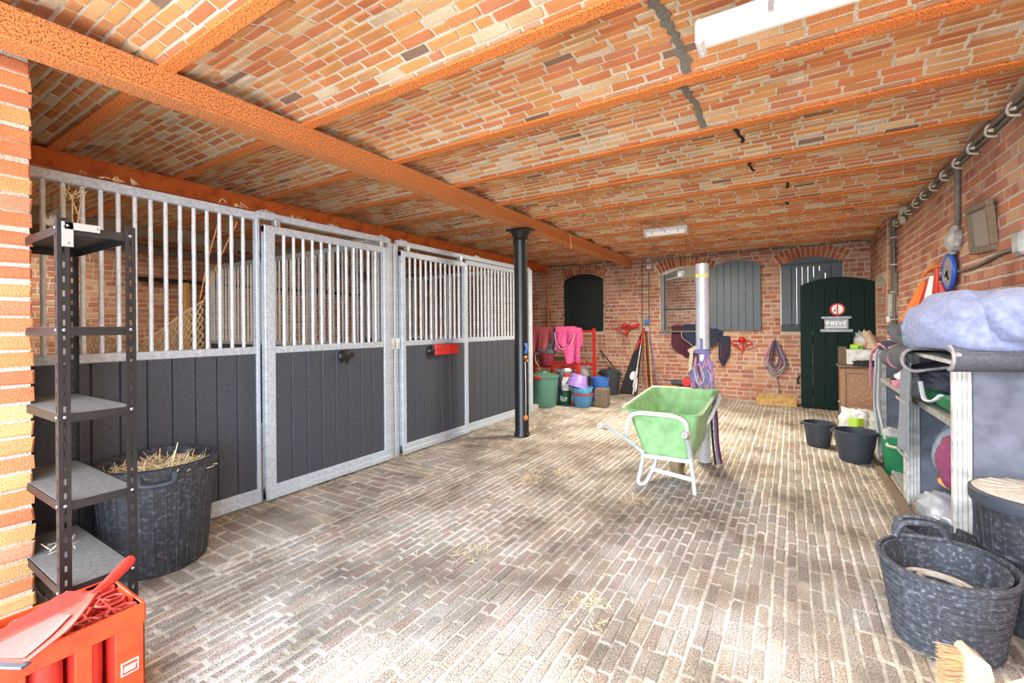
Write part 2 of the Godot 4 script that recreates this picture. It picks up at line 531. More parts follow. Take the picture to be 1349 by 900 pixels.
# list rows: [transform, size, colour, may stand alone]
func lay(owner: Node3D, list: Array, m: Material, called: String, most := 300) -> void:
	var order := []
	for i in list.size():
		var b: Array = list[i]
		if not b[3]: continue
		var t: Transform3D = b[0]
		var facing := t.basis.z.dot((cam.global_position - t.origin).normalized())
		var s := seen_size(t.origin, b[1]) * maxf(facing, 0.0)
		if s > 0: order.push_back([s, i])
	order.sort_custom(func(a, b): return a[0] > b[0])
	var alone := {}
	for k in mini(most, order.size()): alone[order[k][1]] = true
	var g := G.new()
	g.jit = rng
	for i in list.size():
		var b: Array = list[i]
		if alone.has(i):
			var o := MeshInstance3D.new()
			o.mesh = unit_brick(b[2], b[1], called)
			o.material_override = m
			var key := "%d %s" % [owner.get_instance_id(), called]
			var n: int = counts.get(key, 0)
			o.name = called if n == 0 else "%s_%03d" % [called, n]
			counts[key] = n + 1
			o.transform = (b[0] as Transform3D) * Transform3D(Basis.from_scale(b[1]), Vector3.ZERO)
			owner.add_child(o)
		else:
			g.col = b[2]
			g.brick(b[0], b[1], minf(0.008, (b[1] as Vector3).y * 0.14))
	if g.v.size():
		var r := MeshInstance3D.new()
		r.mesh = g.mesh()
		r.material_override = m
		r.name = "small_" + called
		if owner.has_node(NodePath(String(r.name))): r.name = "small_%s_001" % called
		r.set_meta("kind", "stuff")
		owner.add_child(r)

# running and header courses over a w by h rectangle of frame f (x along, y up, z out of the wall); gaps(y0, y1) gives [x0, x1] spans to leave out
func courses(f: Transform3D, w: float, h: float, ch: float, bl: float, joint: float, pal: Array, gaps: Callable, alone: Callable, proud := 0.006, y_from := 0.0) -> Array:
	var out := []
	var y := y_from
	var row := 0
	while y + ch * 0.6 < h:
		var x := -bl * (0.5 if row % 2 else 0.0) - rng.randf() * 0.03
		var spans: Array = gaps.call(y, y + ch)
		while x < w:
			var l := bl * rng.randf_range(0.94, 1.05)
			if rng.randf() < (0.6 if row % 2 == 1 else 0.12): l = (bl - joint) * 0.5
			var parts := [[maxf(x, 0.0), minf(x + l, w)]]
			for s in spans:
				var nx := []
				for q in parts:
					if s[1] <= q[0] or s[0] >= q[1]: nx.push_back(q)
					else:
						if s[0] > q[0]: nx.push_back([q[0], s[0] - joint * 0.5])
						if s[1] < q[1]: nx.push_back([s[1] + joint * 0.5, q[1]])
				parts = nx
			for q in parts:
				var a: float = q[0]
				var e: float = q[1]
				if e - a > 0.025:
					var sz := Vector3(e - a - joint * rng.randf_range(0.8, 1.15), (ch - joint) * rng.randf_range(0.92, 1.04), proud * rng.randf_range(0.6, 1.35))
					if sz.x > 0.02:
						var t := f * Transform3D(Basis(Vector3(0, 0, 1), rng.randf_range(-0.012, 0.012)) * Basis(Vector3(1, 0, 0), rng.randf_range(-0.02, 0.02)), Vector3((a + e) * 0.5, y + ch * 0.5 + rng.randf_range(-0.002, 0.002), 0))
						out.push_back([t, sz, shade(pal), alone.call(t.origin)])
			x += l + 0.0
		y += ch
		row += 1
	return out

func no_gap(_a: float, _b: float) -> Array: return []
func any(_p: Vector3) -> bool: return true

# rise of an arch of half width hw and height r at offset x
func arch_y(x: float, hw: float, r: float) -> float:
	var R := (hw * hw + r * r) / (2.0 * r)
	return sqrt(maxf(R * R - x * x, 0.0)) - (R - r)

var WALL_PAL := []
var CEIL_PAL := []
var PAVE_PAL := []

func make_palettes() -> void:
	WALL_PAL = [lin(204, 136, 106), lin(196, 126, 98), lin(210, 148, 114), lin(188, 118, 94), lin(214, 160, 126), lin(200, 140, 114), lin(186, 118, 98), lin(212, 166, 138), lin(196, 144, 122)]
	CEIL_PAL = [lin(230, 152, 92), lin(226, 140, 84), lin(234, 164, 102), lin(220, 134, 86), lin(236, 180, 122), lin(226, 154, 98), lin(238, 198, 148), lin(216, 138, 96), lin(232, 206, 170), lin(230, 158, 94), lin(236, 170, 100)]
	PAVE_PAL = [lin(190, 179, 165), lin(181, 172, 160), lin(194, 182, 166), lin(174, 166, 155), lin(192, 176, 162), lin(185, 177, 167), lin(200, 188, 173), lin(180, 164, 152)]

# ---------------------------------------------------------------- the place
func set_camera_and_light() -> void:
	cam = Camera3D.new()
	cam.name = "camera"
	add_child(cam)
	cam.position = Vector3(0, 1.35, 0)
	cam.basis = Basis(Vector3.UP, 0.5567224) * Basis(Vector3(0, 0, 1), -0.0082419)
	cam.projection = Camera3D.PROJECTION_FRUSTUM
	cam.near = 0.05
	cam.far = 200.0
	cam.size = 2.0 * 0.05 * 450.0 / 591.56
	cam.frustum_offset = Vector2(0, -(450.0 - 429.98) / 591.56 * 0.05)
	cam.current = true
	var e := Environment.new()
	e.background_mode = Environment.BG_SKY
	var sm := ProceduralSkyMaterial.new()
	sm.sky_top_color = Color(0.78, 0.88, 1.0)
	sm.sky_horizon_color = Color(0.93, 0.96, 1.0)
	sm.sky_curve = 0.2
	sm.ground_bottom_color = Color(0.6, 0.59, 0.57)
	sm.ground_horizon_color = Color(0.74, 0.73, 0.71)
	var sky := Sky.new()
	sky.sky_material = sm
	e.sky = sky
	e.background_energy_multiplier = 6.8
	e.tonemap_mode = Environment.TONE_MAPPER_LINEAR
	e.tonemap_exposure = 2.28
	e.sdfgi_enabled = true
	e.ssao_enabled = true
	e.ssil_enabled = true
	var we := WorldEnvironment.new()
	we.name = "world"
	we.environment = e
	add_child(we)
	# hazy sun from behind the camera's left; the roof edge keeps it to the first metres of floor
	var sun := DirectionalLight3D.new()
	sun.name = "sun"
	add_child(sun)
	sun.basis = Basis.looking_at(Vector3(1.3, -1.0, -0.85).normalized())
	sun.light_color = Color(1.0, 0.97, 0.92)
	sun.light_energy = 2.3
	sun.light_angular_distance = 20.0
	sun.sky_mode = DirectionalLight3D.SKY_MODE_LIGHT_ONLY
	sun.shadow_enabled = true

func build_floor() -> void:
	var g := G.new()
	g.at((LEFT + RIGHT + 0.4) * 0.5, -0.106, -4.2, RIGHT + 0.4 - LEFT, 0.2, 9.8)
	var fl := struct("floor", g, M.sand)
	var list := []
	# long courses that run towards the back wall
	var x := -2.72
	while x < RIGHT - 0.02:
		var w := rng.randf_range(0.052, 0.06)
		var z := 0.62 - rng.randf() * 0.2
		var drift := rng.randf_range(-0.004, 0.004)
		while z > BACK + 0.02:
			var l := rng.randf_range(0.165, 0.195)
			if rng.randf() < 0.05: l *= 0.55
			var c := Vector3(x + w * 0.5 + drift + rng.randf_range(-0.003, 0.003), -0.012, z - l * 0.5)
			if z - l > BACK:
				var up := Vector3(rng.randf_range(-0.02, 0.02), 1, rng.randf_range(-0.02, 0.02)).normalized()
				var bx := Vector3(rng.randf_range(-0.012, 0.012), 0, -1)
				bx = (bx - up * bx.dot(up)).normalized()
				list.push_back([Transform3D(Basis(bx, up.cross(bx), up), c), Vector3(l - rng.randf_range(0.008, 0.016), w - rng.randf_range(0.008, 0.014), 0.012 + rng.randf_range(-0.003, 0.002)), shade(PAVE_PAL), c.z < -1.2 and c.z > -4.6 and not (c.x > 0.3 and c.z > -3.0)])
			z -= l
		x += w
	# the strip before the stalls runs across
	var z2 := 0.5
	while z2 > BACK + 0.1:
		var w := rng.randf_range(0.092, 0.104)
		var xx := -3.5 - rng.randf() * 0.18
		while xx < -2.73:
			var l := rng.randf_range(0.19, 0.215)
			var a := maxf(xx, -3.5)
			var b := minf(xx + l, -2.725)
			if b - a > 0.04:
				var up := Vector3(rng.randf_range(-0.02, 0.02), 1, rng.randf_range(-0.02, 0.02)).normalized()
				var bx := Vector3(1, 0, rng.randf_range(-0.012, 0.012))
				bx = (bx - up * bx.dot(up)).normalized()
				var c := Vector3((a + b) * 0.5, -0.012, z2 - w * 0.5)
				list.push_back([Transform3D(Basis(bx, up.cross(bx), up), c), Vector3(b - a - 0.011, w - 0.011, 0.012 + rng.randf_range(-0.003, 0.002)), shade(PAVE_PAL), c.z < -1.7 and c.z > -4.6])
			xx += l
		z2 -= w
	lay(fl, list, M.paver, "paver")
	# ground outside the open front
	var o := G.new()
	o.at(0, -0.08, 21, 60, 0.12, 40.6)
	struct("ground", o, M.earth)
	# stall bedding
	var bed := G.new()
	bed.at(-5.45, 0.03, -4.7, 3.8, 0.06, 8.2)
	struct("floor_stalls", bed, M.earth)

func build_ceiling() -> void:
	var g := G.new()
	var list := []
	var x0 := LEFT
	var x1 := RIGHT + 0.1
	for i in JOISTS.size():
		var za: float = JOISTS[i]
		var zb: float = JOISTS[i + 1] if i + 1 < JOISTS.size() else BACK + 0.0
		var half := (za - zb) * 0.5
		var mid := (za + zb) * 0.5
		var rise := 0.085 if half > 0.3 else 0.04
		var base := TOP + 0.012
		var poly := PackedVector2Array()
		poly.push_back(Vector2(za, 2.98))
		poly.push_back(Vector2(za, base))
		for k in 13:
			var zz := half * (1.0 - 2.0 * k / 12.0)
			poly.push_back(Vector2(mid + zz, base + arch_y(zz, half, rise) + 0.0001))
		poly.push_back(Vector2(zb, base))
		poly.push_back(Vector2(zb, 2.98))
		# polygon x is world z, y is world y, depth runs along world -x ... +x
		g.prism(poly, Transform3D(Basis(Vector3(0, 0, 1), Vector3(0, 1, 0), Vector3(-1, 0, 0)), Vector3(x1, 0, 0)), x1 - x0)
		var R := (half * half + rise * rise) / (2.0 * rise)
		var amax := asin(half / R)
		var n := int(round(2.0 * amax * R / 0.059))
		if n < 3: n = 3
		for k in n:
			var a := -amax + 2.0 * amax * (k + 0.5) / n
			var cz := mid + R * sin(a)
			var cy := base + rise - R + R * cos(a)
			var out := Vector3(0, -cos(a), -sin(a))
			var bl := 0.188
			var x := x0 - (bl * 0.5 if k % 2 else 0.0) - rng.randf() * 0.05
			while x < x1:
				var l := bl * rng.randf_range(0.93, 1.06)
				if rng.randf() < 0.12: l *= 0.52
				var aa := maxf(x, x0)
				var bb := minf(x + l, RIGHT)
				if bb - aa > 0.03:
					var up := out
					var bx := Vector3(1, rng.randf_range(-0.02, 0.02), rng.randf_range(-0.012, 0.012))
					bx = (bx - up * bx.dot(up)).normalized()
					var c := Vector3((aa + bb) * 0.5, cy, cz + rng.randf_range(-0.003, 0.003))
					var edge := absf(absf(a) - amax) < 2.0 * amax / n * 0.9
					var col := shade(CEIL_PAL)
					if edge and rng.randf() < 0.55: col = col.lerp(lin(196, 178, 150), 0.55)
					if rng.randf() < 0.012: col = lin(150, 118, 96)
					list.push_back([Transform3D(Basis(bx, up.cross(bx), up), c), Vector3(bb - aa - rng.randf_range(0.012, 0.022), 2.0 * amax * R / n - rng.randf_range(0.012, 0.018), rng.randf_range(0.004, 0.009)), col, c.x > -3.2])
				x += l
	var ce := struct("ceiling", g, M.ceiling_mortar)
	lay(ce, list, M.ceiling_brick, "brick")
	# iron joists between the vaults: what shows is the lower flange and a little of the web
	for i in JOISTS.size():
		var z: float = JOISTS[i]
		var j := G.new()
		var zz := Vector3(0, 0, z)
		j.at((LEFT + RIGHT) * 0.5, TOP + 0.008, z, RIGHT - LEFT, 0.016, 0.076, 0.004)
		j.at((LEFT + RIGHT) * 0.5, TOP + 0.05, z, RIGHT - LEFT, 0.08, 0.03)
		put(ce, "joist", j, M.rust_joist)
	# mortar filled cracks that cross the vaults
	var spots := [[-0.62, 1, 0.07, false], [-0.56, 2, 0.07, false], [-0.5, 3, 0.06, false], [-0.54, 4, 0.055, false], [-0.34, 5, 0.05, true], [-0.32, 6, 0.05, true], [-0.05, 7, 0.05, true], [-0.06, 8, 0.05, true]]
	for s in spots:
		var i: int = s[1]
		var za: float = JOISTS[i]
		var zb: float = JOISTS[i + 1]
		var half := (za - zb) * 0.5 - 0.05
		var mid := (za + zb) * 0.5
		var cg := G.new()
		var n := 22
		var rows := []
		for k in n:
			var zz := half * (1.0 - 2.0 * k / (n - 1))
			if s[3] and zz > half * 0.75 or s[3] and zz < -half * 0.5: continue
			var w: float = s[2] * rng.randf_range(0.45, 1.0) * (0.5 if s[3] else 1.0)
			var x: float = s[0] + rng.randf_range(-0.012, 0.012) + (half - zz) * 0.06
			var y := TOP + 0.012 + arch_y(zz, half + 0.05, 0.085) - 0.012
			rows.push_back([Vector3(x - w * 0.5, y + 0.006, mid + zz), Vector3(x - w * 0.25, y, mid + zz), Vector3(x + w * 0.25, y, mid + zz), Vector3(x + w * 0.5, y + 0.006, mid + zz)])
		cg.sheet(rows, 0.004)
		put(ce, "mortar_patch" if not s[3] else "open_crack", cg, M.render_dark if not s[3] else M.crack)

func build_walls() -> void:
	var holes := [[-4.23, -3.34], [-2.17, -1.27], [-0.149, 0.71]]
	var sill := 1.235
	var spring := 2.34
	var rise := 0.125
	var x0 := LEFT - 0.3
	var x1 := RIGHT + 0.4
	# back wall: solid pieces beside, below and above the three arched openings
	var g := G.new()
	var t := Transform3D(Basis(), Vector3(0, 0, BACK - 0.3))
	var xs := [x0]
	for h in holes: xs.append_array(h)
	xs.push_back(x1)
	for i in range(0, xs.size(), 2):
		g.prism(PackedVector2Array([Vector2(xs[i], 0), Vector2(xs[i + 1], 0), Vector2(xs[i + 1], 2.98), Vector2(xs[i], 2.98)]), t, 0.3)
	for h in holes:
		g.prism(PackedVector2Array([Vector2(h[0], 0), Vector2(h[1], 0), Vector2(h[1], sill), Vector2(h[0], sill)]), t, 0.3)
		var p := PackedVector2Array([Vector2(h[0], 2.98), Vector2(h[0], spring)])
		var hw: float = (h[1] - h[0]) * 0.5
		for k in range(1, 12):
			var dx := -hw + 2.0 * hw * k / 12.0
			p.push_back(Vector2(h[0] + hw + dx, spring + arch_y(dx, hw, rise)))
		p.push_back(Vector2(h[1], spring))
		p.push_back(Vector2(h[1], 2.98))
		g.prism(p, t, 0.3)
	var wb := struct("wall_back", g, M.mortar)
	var f := Transform3D(Basis(), Vector3(LEFT, 0, BACK))
	var gaps := func(y0: float, y1: float) -> Array:
		var out := []
		for h in holes:
			var hw: float = (h[1] - h[0]) * 0.5
			var cx: float = (h[0] + h[1]) * 0.5 - LEFT
			if y1 > sill and y0 < spring: out.push_back([cx - hw, cx + hw])
			elif y1 >= spring:
				# the ring of arch bricks
				var y := (y0 + y1) * 0.5 - spring
				var R := (hw * hw + rise * rise) / (2.0 * rise)
				var cy := rise - R
				var R2 := R + 0.215
				var a := asin(hw / R) * 1.02
				if y < R2 + cy:
					var ww := sqrt(maxf(R2 * R2 - (y - cy) * (y - cy), 0.0))
					ww = minf(ww, (y - cy) * tan(a))
					out.push_back([cx - ww, cx + ww])
		return out
	var list := courses(f, 1.07 - LEFT, 2.78, 0.0775, 0.215, 0.015, WALL_PAL, gaps, func(p: Vector3) -> bool: return p.x > -4.7 and p.y > 0.25 and not (p.x > 0.1 and p.y < 2.0) and not (p.x < -2.7 and p.y < 1.1) and not (p.x > -1.27 and p.x < -0.44 and p.y > 1.24 and p.y < 2.48))
	lay(wb, list, M.brick, "brick")
	for h in holes:
		var hw: float = (h[1] - h[0]) * 0.5
		var R := (hw * hw + rise * rise) / (2.0 * rise)
		var c := Vector3((h[0] + h[1]) * 0.5, spring + rise - R, BACK)
		var amax := asin(hw / R)
		var n := int(round(2.0 * amax * (R + 0.05) / 0.068))
		var vs := []
		for k in n:
			var a := -amax + 2.0 * amax * (k + 0.5) / n
			var up := Vector3(sin(a), cos(a), 0)
			var sd := Vector3(cos(a), -sin(a), 0)
			var cut := rng.randf() < 0.5
			var w := 2.0 * amax * R / n - 0.012
			for q in ([[0.0, 0.2]] if not cut else [[0.0, 0.095], [0.107, 0.2]]):
				var lo: float = q[0]
				var hi: float = q[1]
				vs.push_back([Transform3D(Basis(sd, up, Vector3(0, 0, 1)), c + up * (R + 0.006 + (lo + hi) * 0.5)), Vector3(w + lo * 0.05, hi - lo, 0.018), shade([lin(206, 116, 66), lin(196, 102, 58), lin(178, 92, 60), lin(210, 150, 100)]), true])
		lay(wb, vs, M.brick, "arch_brick", 0 if false else 60)
	# left wall, seen between the stall bars
	var l := G.new()
	l.at(LEFT - 0.15, 1.49, -4.2, 0.3, 2.98, 9.9)
	var wl := struct("wall_left", l, M.mortar)
	lay(wl, courses(Transform3D(Basis(Vector3(0, 0, -1), Vector3.UP, Vector3(1, 0, 0)), Vector3(LEFT, 0, 0.0)), 9.0, 2.6, 0.068, 0.205, 0.013, WALL_PAL, no_gap, func(p: Vector3) -> bool: return p.y > 1.15 and p.z > -3.2 and p.z < -0.9), M.brick, "brick")
	# ledge along the top of the left wall
	var lg := G.new()
	lg.at(LEFT + 0.04, 2.42, -4.4, 0.12, 0.1, 9.0, 0.01)
	var led := struct("trim_1", lg, M.render_dark)
	# right wall, near part
	var r := G.new()
	r.at(RIGHT + 0.175, 1.49, -3.5, 0.35, 2.98, 8.2)
	var wr := struct("wall_right", r, M.mortar)
	lay(wr, courses(Transform3D(Basis(Vector3(0, 0, 1), Vector3.UP, Vector3(-1, 0, 0)), Vector3(RIGHT, 0, -7.6)), 7.6, 2.78, 0.0785, 0.215, 0.016, WALL_PAL, no_gap, func(p: Vector3) -> bool: return p.y > 1.2 and p.z < -2.7), M.brick, "brick")
	# right wall behind the pilaster, with the doorway
	var fx := 1.07
	var dz0 := -8.5
	var dz1 := -7.72
	var q := G.new()
	var qt := Transform3D(Basis(Vector3(0, 0, 1), Vector3.UP, Vector3(-1, 0, 0)), Vector3(fx + 0.44, 0, 0))
	q.prism(PackedVector2Array([Vector2(BACK, 0), Vector2(dz0, 0), Vector2(dz0, 2.98), Vector2(BACK, 2.98)]), qt, 0.44)
	q.prism(PackedVector2Array([Vector2(dz1, 0), Vector2(-7.6, 0), Vector2(-7.6, 2.98), Vector2(dz1, 2.98)]), qt, 0.44)
	var ap := PackedVector2Array([Vector2(dz0, 2.98), Vector2(dz0, 1.9)])
	for k in range(1, 8):
		var dz := -0.39 + 0.78 * k / 8.0
		ap.push_back(Vector2((dz0 + dz1) * 0.5 + dz, 1.9 + arch_y(dz, 0.39, 0.12)))
	ap.push_back(Vector2(dz1, 1.9))
	ap.push_back(Vector2(dz1, 2.98))
	q.prism(ap, qt, 0.44)
	q.at(fx + 0.8, 1.4, -8.1, 0.2, 2.8, 2.4)
	q.at(fx + 0.6, 2.2, -8.1, 0.6, 0.1, 1.4)
	var wf := struct("wall_right_far", q, M.mortar)
	var lf := courses(Transform3D(Basis(Vector3(0, 0, 1), Vector3.UP, Vector3(-1, 0, 0)), Vector3(fx, 0, BACK)), 1.4, 2.78, 0.0785, 0.215, 0.016, WALL_PAL, func(y0: float, y1: float) -> Array: return [[0.5, 1.28]] if y0 < 1.98 else [], any)
	lf.append_array(courses(Transform3D(Basis(), Vector3(fx, 0, -7.6)), RIGHT - fx, 2.78, 0.0785, 0.215, 0.014, [lin(206, 116, 66), lin(214, 130, 80), lin(196, 102, 62), lin(220, 150, 100)], no_gap, any))
	lf.append_array(courses(Transform3D(Basis(), Vector3(fx, 0, dz0)), 0.44, 1.95, 0.0785, 0.215, 0.016, WALL_PAL, no_gap, any))
	lay(wf, lf, M.brick, "brick", 200)
	# brick pier of the open front
	var p := G.new()
	p.at((LEFT - 2.96) * 0.5, 1.49, -0.33, -2.96 - LEFT, 2.98, 0.5)
	var wp := struct("wall_front", p, M.mortar)
	var pal := [lin(226, 140, 88), lin(218, 124, 80), lin(230, 156, 98), lin(234, 174, 112), lin(220, 134, 94), lin(226, 160, 124)]
	lay(wp, courses(Transform3D(Basis(Vector3(0, 0, -1), Vector3.UP, Vector3(1, 0, 0)), Vector3(-2.96, 0, -0.08)), 0.515, 2.7, 0.0785, 0.62, 0.016, pal, no_gap, any, 0.01), M.brick, "brick")
	# room seen through the open window
	var rb := G.new()
	rb.at(-2.6, 1.4, -12.15, 7.0, 2.8, 0.3)
	var wv := struct("wall_beyond", rb, M.mortar)
	lay(wv, courses(Transform3D(Basis(), Vector3(-4.2, 0, -12.0)), 3.2, 2.6, 0.0775, 0.215, 0.015, WALL_PAL, no_gap, any), M.brick, "brick", 200)
	var rs := G.new()
	rs.at(-4.6, 1.4, -10.7, 0.3, 2.8, 2.9)
	rs.at(-2.4, 2.87, -10.7, 4.4, 0.14, 2.9)
	rs.at(-2.4, -0.05, -10.7, 7.4, 0.1, 2.9)
	struct("wall_beyond_left", rs, M.render_dark)

# planked leaf in local xy, z forward; outline gives top edge height at x
func plank_leaf(owner: Node3D, x0: float, x1: float, y0: float, n: int, top: Callable, thick: float, m: Material, called := "plank") -> void:
	var w := (x1 - x0) / n
	for k in n:
		var a := x0 + w * k + 0.003
		var b := x0 + w * (k + 1) - 0.003
		var ya: float = top.call(a)
		var ym: float = top.call((a + b) * 0.5)
		var yb: float = top.call(b)
		var g := G.new()
		var dz := rng.randf_range(0.0, 0.004)
		g.prism(PackedVector2Array([Vector2(a, y0), Vector2(b, y0), Vector2(b, yb), Vector2((a + b) * 0.5, ym), Vector2(a, ya)]), Transform3D(Basis(), Vector3(0, 0, dz)), thick - 0.005)
		# a slightly smaller face in front gives the plank its chamfer
		g.prism(PackedVector2Array([Vector2(a + 0.004, y0 + 0.003), Vector2(b - 0.004, y0 + 0.003), Vector2(b - 0.004, yb - 0.003), Vector2((a + b) * 0.5, ym - 0.003), Vector2(a + 0.004, ya - 0.003)]), Transform3D(Basis(), Vector3(0, 0, dz + thick - 0.005)), 0.005)
		put(owner, called, g, m)

func open_window(called: String) -> Node3D:
	var o := Node3D.new()
	o.name = numbered(called)
	o.set_meta("kind", "structure")
	add_child(o)
	return o

func build_windows() -> void:
	var rise := 0.125
	# window 1: closed dark green shutter with frame and diagonal
	var w1 := open_window("window_1")
	w1.position = Vector3(-3.785, 0, BACK - 0.02)
	var top := func(x: float) -> float: return 2.335 + arch_y(x, 0.445, rise)
	plank_leaf(w1, -0.4, 0.4, 1.3, 7, func(x: float) -> float: return minf(top.call(x), 2.34), 0.03, M.shutter_green)
	var f := G.new()
	f.at(-0.405, 1.79, 0.025, 0.075, 1.09, 0.06, 0.006)
	f.at(0.395, 1.79, 0.025, 0.095, 1.09, 0.06, 0.006)
	f.at(0, 1.285, 0.03, 0.88, 0.1, 0.07, 0.006)
	put(w1, "frame", f, M.shutter_green)
	var hd := G.new()
	var hp := PackedVector2Array([Vector2(-0.43, 2.29)])
	hp.push_back(Vector2(0.43, 2.29))
	for k in 11:
		var x := 0.43 - 0.86 * k / 10.0
		hp.push_back(Vector2(x, top.call(x)))
	hd.prism(hp, Transform3D(), 0.045)
	put(w1, "head_board", hd, M.shutter_green)
	var br := G.new()
	br.bar(Vector3(-0.24, 1.36, 0.045), Vector3(0.26, 2.27, 0.045), 0.06, 0.025, Vector3(0, 0, 1), 0.004)
	put(w1, "brace", br, M.shutter_green)
	var sp := G.new()
	sp.bar(Vector3(-0.42, 2.3, 0.06), Vector3(0.1, 2.33, 0.06), 0.03, 0.014, Vector3(0, 0, 1))
	put(w1, "strap_hinge", sp, M.black_metal)
	var lt := G.new()
	lt.bar(Vector3(0.3, 1.78, 0.07), Vector3(0.5, 1.78, 0.07), 0.02, 0.012, Vector3(0, 0, 1))
	put(w1, "latch", lt, M.black_metal)
	# window 2: open, with a weathered sill and frame
	var w2 := open_window("window_2")
	w2.position = Vector3(-1.72, 0, BACK - 0.15)
	var s2 := G.new()
	s2.at(0, 1.225, 0.12, 0.9, 0.03, 0.3, 0.005)
	put(w2, "sill", s2, M.render_dark)
	var b2 := G.new()
	b2.at(0, 1.66, -0.05, 0.9, 0.03, 0.03, 0.003)
	put(w2, "cross_bar", b2, M.frame_dark)
	var p2 := G.new()
	p2.at(-0.43, 1.8, -0.1, 0.04, 1.12, 0.06, 0.004)
	put(w2, "frame", p2, M.frame_dark)
	for e in [-0.443, 0.443]:
		var ln := G.new()
		ln.at(e, 1.79, 0.0, 0.014, 1.12, 0.29, 0.003)
		put(w2, "lining", ln, M.render_dark)
	# its shutter, folded back against the wall
	var s3 := open_window("window_3")
	s3.position = Vector3(-0.86, 0, BACK + 0.03)
	s3.set_meta("label", "grey arched plank shutter folded back flat on the brick wall")
	plank_leaf(s3, -0.41, 0.41, 1.245, 7, func(x: float) -> float: return 2.37 + arch_y(x - 0.02, 0.44, 0.125), 0.035, M.shutter_grey)
	# window 4: closed grey shutter behind the open door
	var w4 := open_window("window_4")
	w4.position = Vector3(0.28, 0, BACK - 0.06)
	plank_leaf(w4, -0.28, 0.28, 1.3, 7, func(_x: float) -> float: return 2.36, 0.03, M.shutter_grey)
	for sx in [[-0.35, 0.15], [0.35, 0.15]]:
		var st := G.new()
		st.at(sx[0], 1.8, 0.03, sx[1], 1.12, 0.06, 0.008)
		put(w4, "stile", st, M.shutter_grey)
	var bt := G.new()
	bt.at(0, 1.28, 0.035, 0.86, 0.12, 0.07, 0.008)
	put(w4, "bottom_rail", bt, M.frame_dark)
	for bz in [[Vector3(-0.06, 1.36, 0.045), Vector3(0.26, 1.75, 0.045)], [Vector3(-0.04, 1.95, 0.045), Vector3(0.25, 2.33, 0.045)]]:
		var b4 := G.new()
		b4.bar(bz[0], bz[1], 0.09, 0.03, Vector3(0, 0, 1), 0.004)
		put(w4, "brace", b4, M.shutter_grey)
	var h4 := G.new()
	var pp := PackedVector2Array([Vector2(-0.43, 2.31), Vector2(0.43, 2.31)])
	for k in 11:
		var x := 0.43 - 0.86 * k / 10.0
		pp.push_back(Vector2(x, 2.345 + arch_y(x, 0.435, rise)))
	h4.prism(pp, Transform3D(Basis(), Vector3(0, 0, 0.02)), 0.05)
	put(w4, "head_board", h4, M.shutter_grey)
	var i4 := G.new()
	i4.at(0, 2.36, 0.075, 0.86, 0.03, 0.012, 0.003)
	put(w4, "iron_bar", i4, M.black_metal)

func letters(owner: Node3D, called: String, text: String, at: Vector3, height: float, width: float, m: Material, depth := 0.004, turn := Basis(), font := "Droid Sans", bold := 700) -> void:
	var tm := TextMesh.new()
	var sf := SystemFont.new()
	sf.font_names = PackedStringArray([font])
	sf.font_weight = bold
	tm.font = sf
	tm.text = text
	tm.font_size = 64
	tm.depth = 1.0
	tm.pixel_size = 0.01
	var o := MeshInstance3D.new()
	o.mesh = tm
	o.material_override = m
	o.name = called
	var bb := tm.get_aabb().size
	var k := height / maxf(bb.y, 0.01)
	var kx := width / maxf(bb.x, 0.01)
	var ab := tm.get_aabb()
	o.transform = Transform3D(turn * Basis.from_scale(Vector3(kx, k, depth)), at) * Transform3D(Basis(), -(ab.position + ab.size * 0.5))
	owner.add_child(o, true)

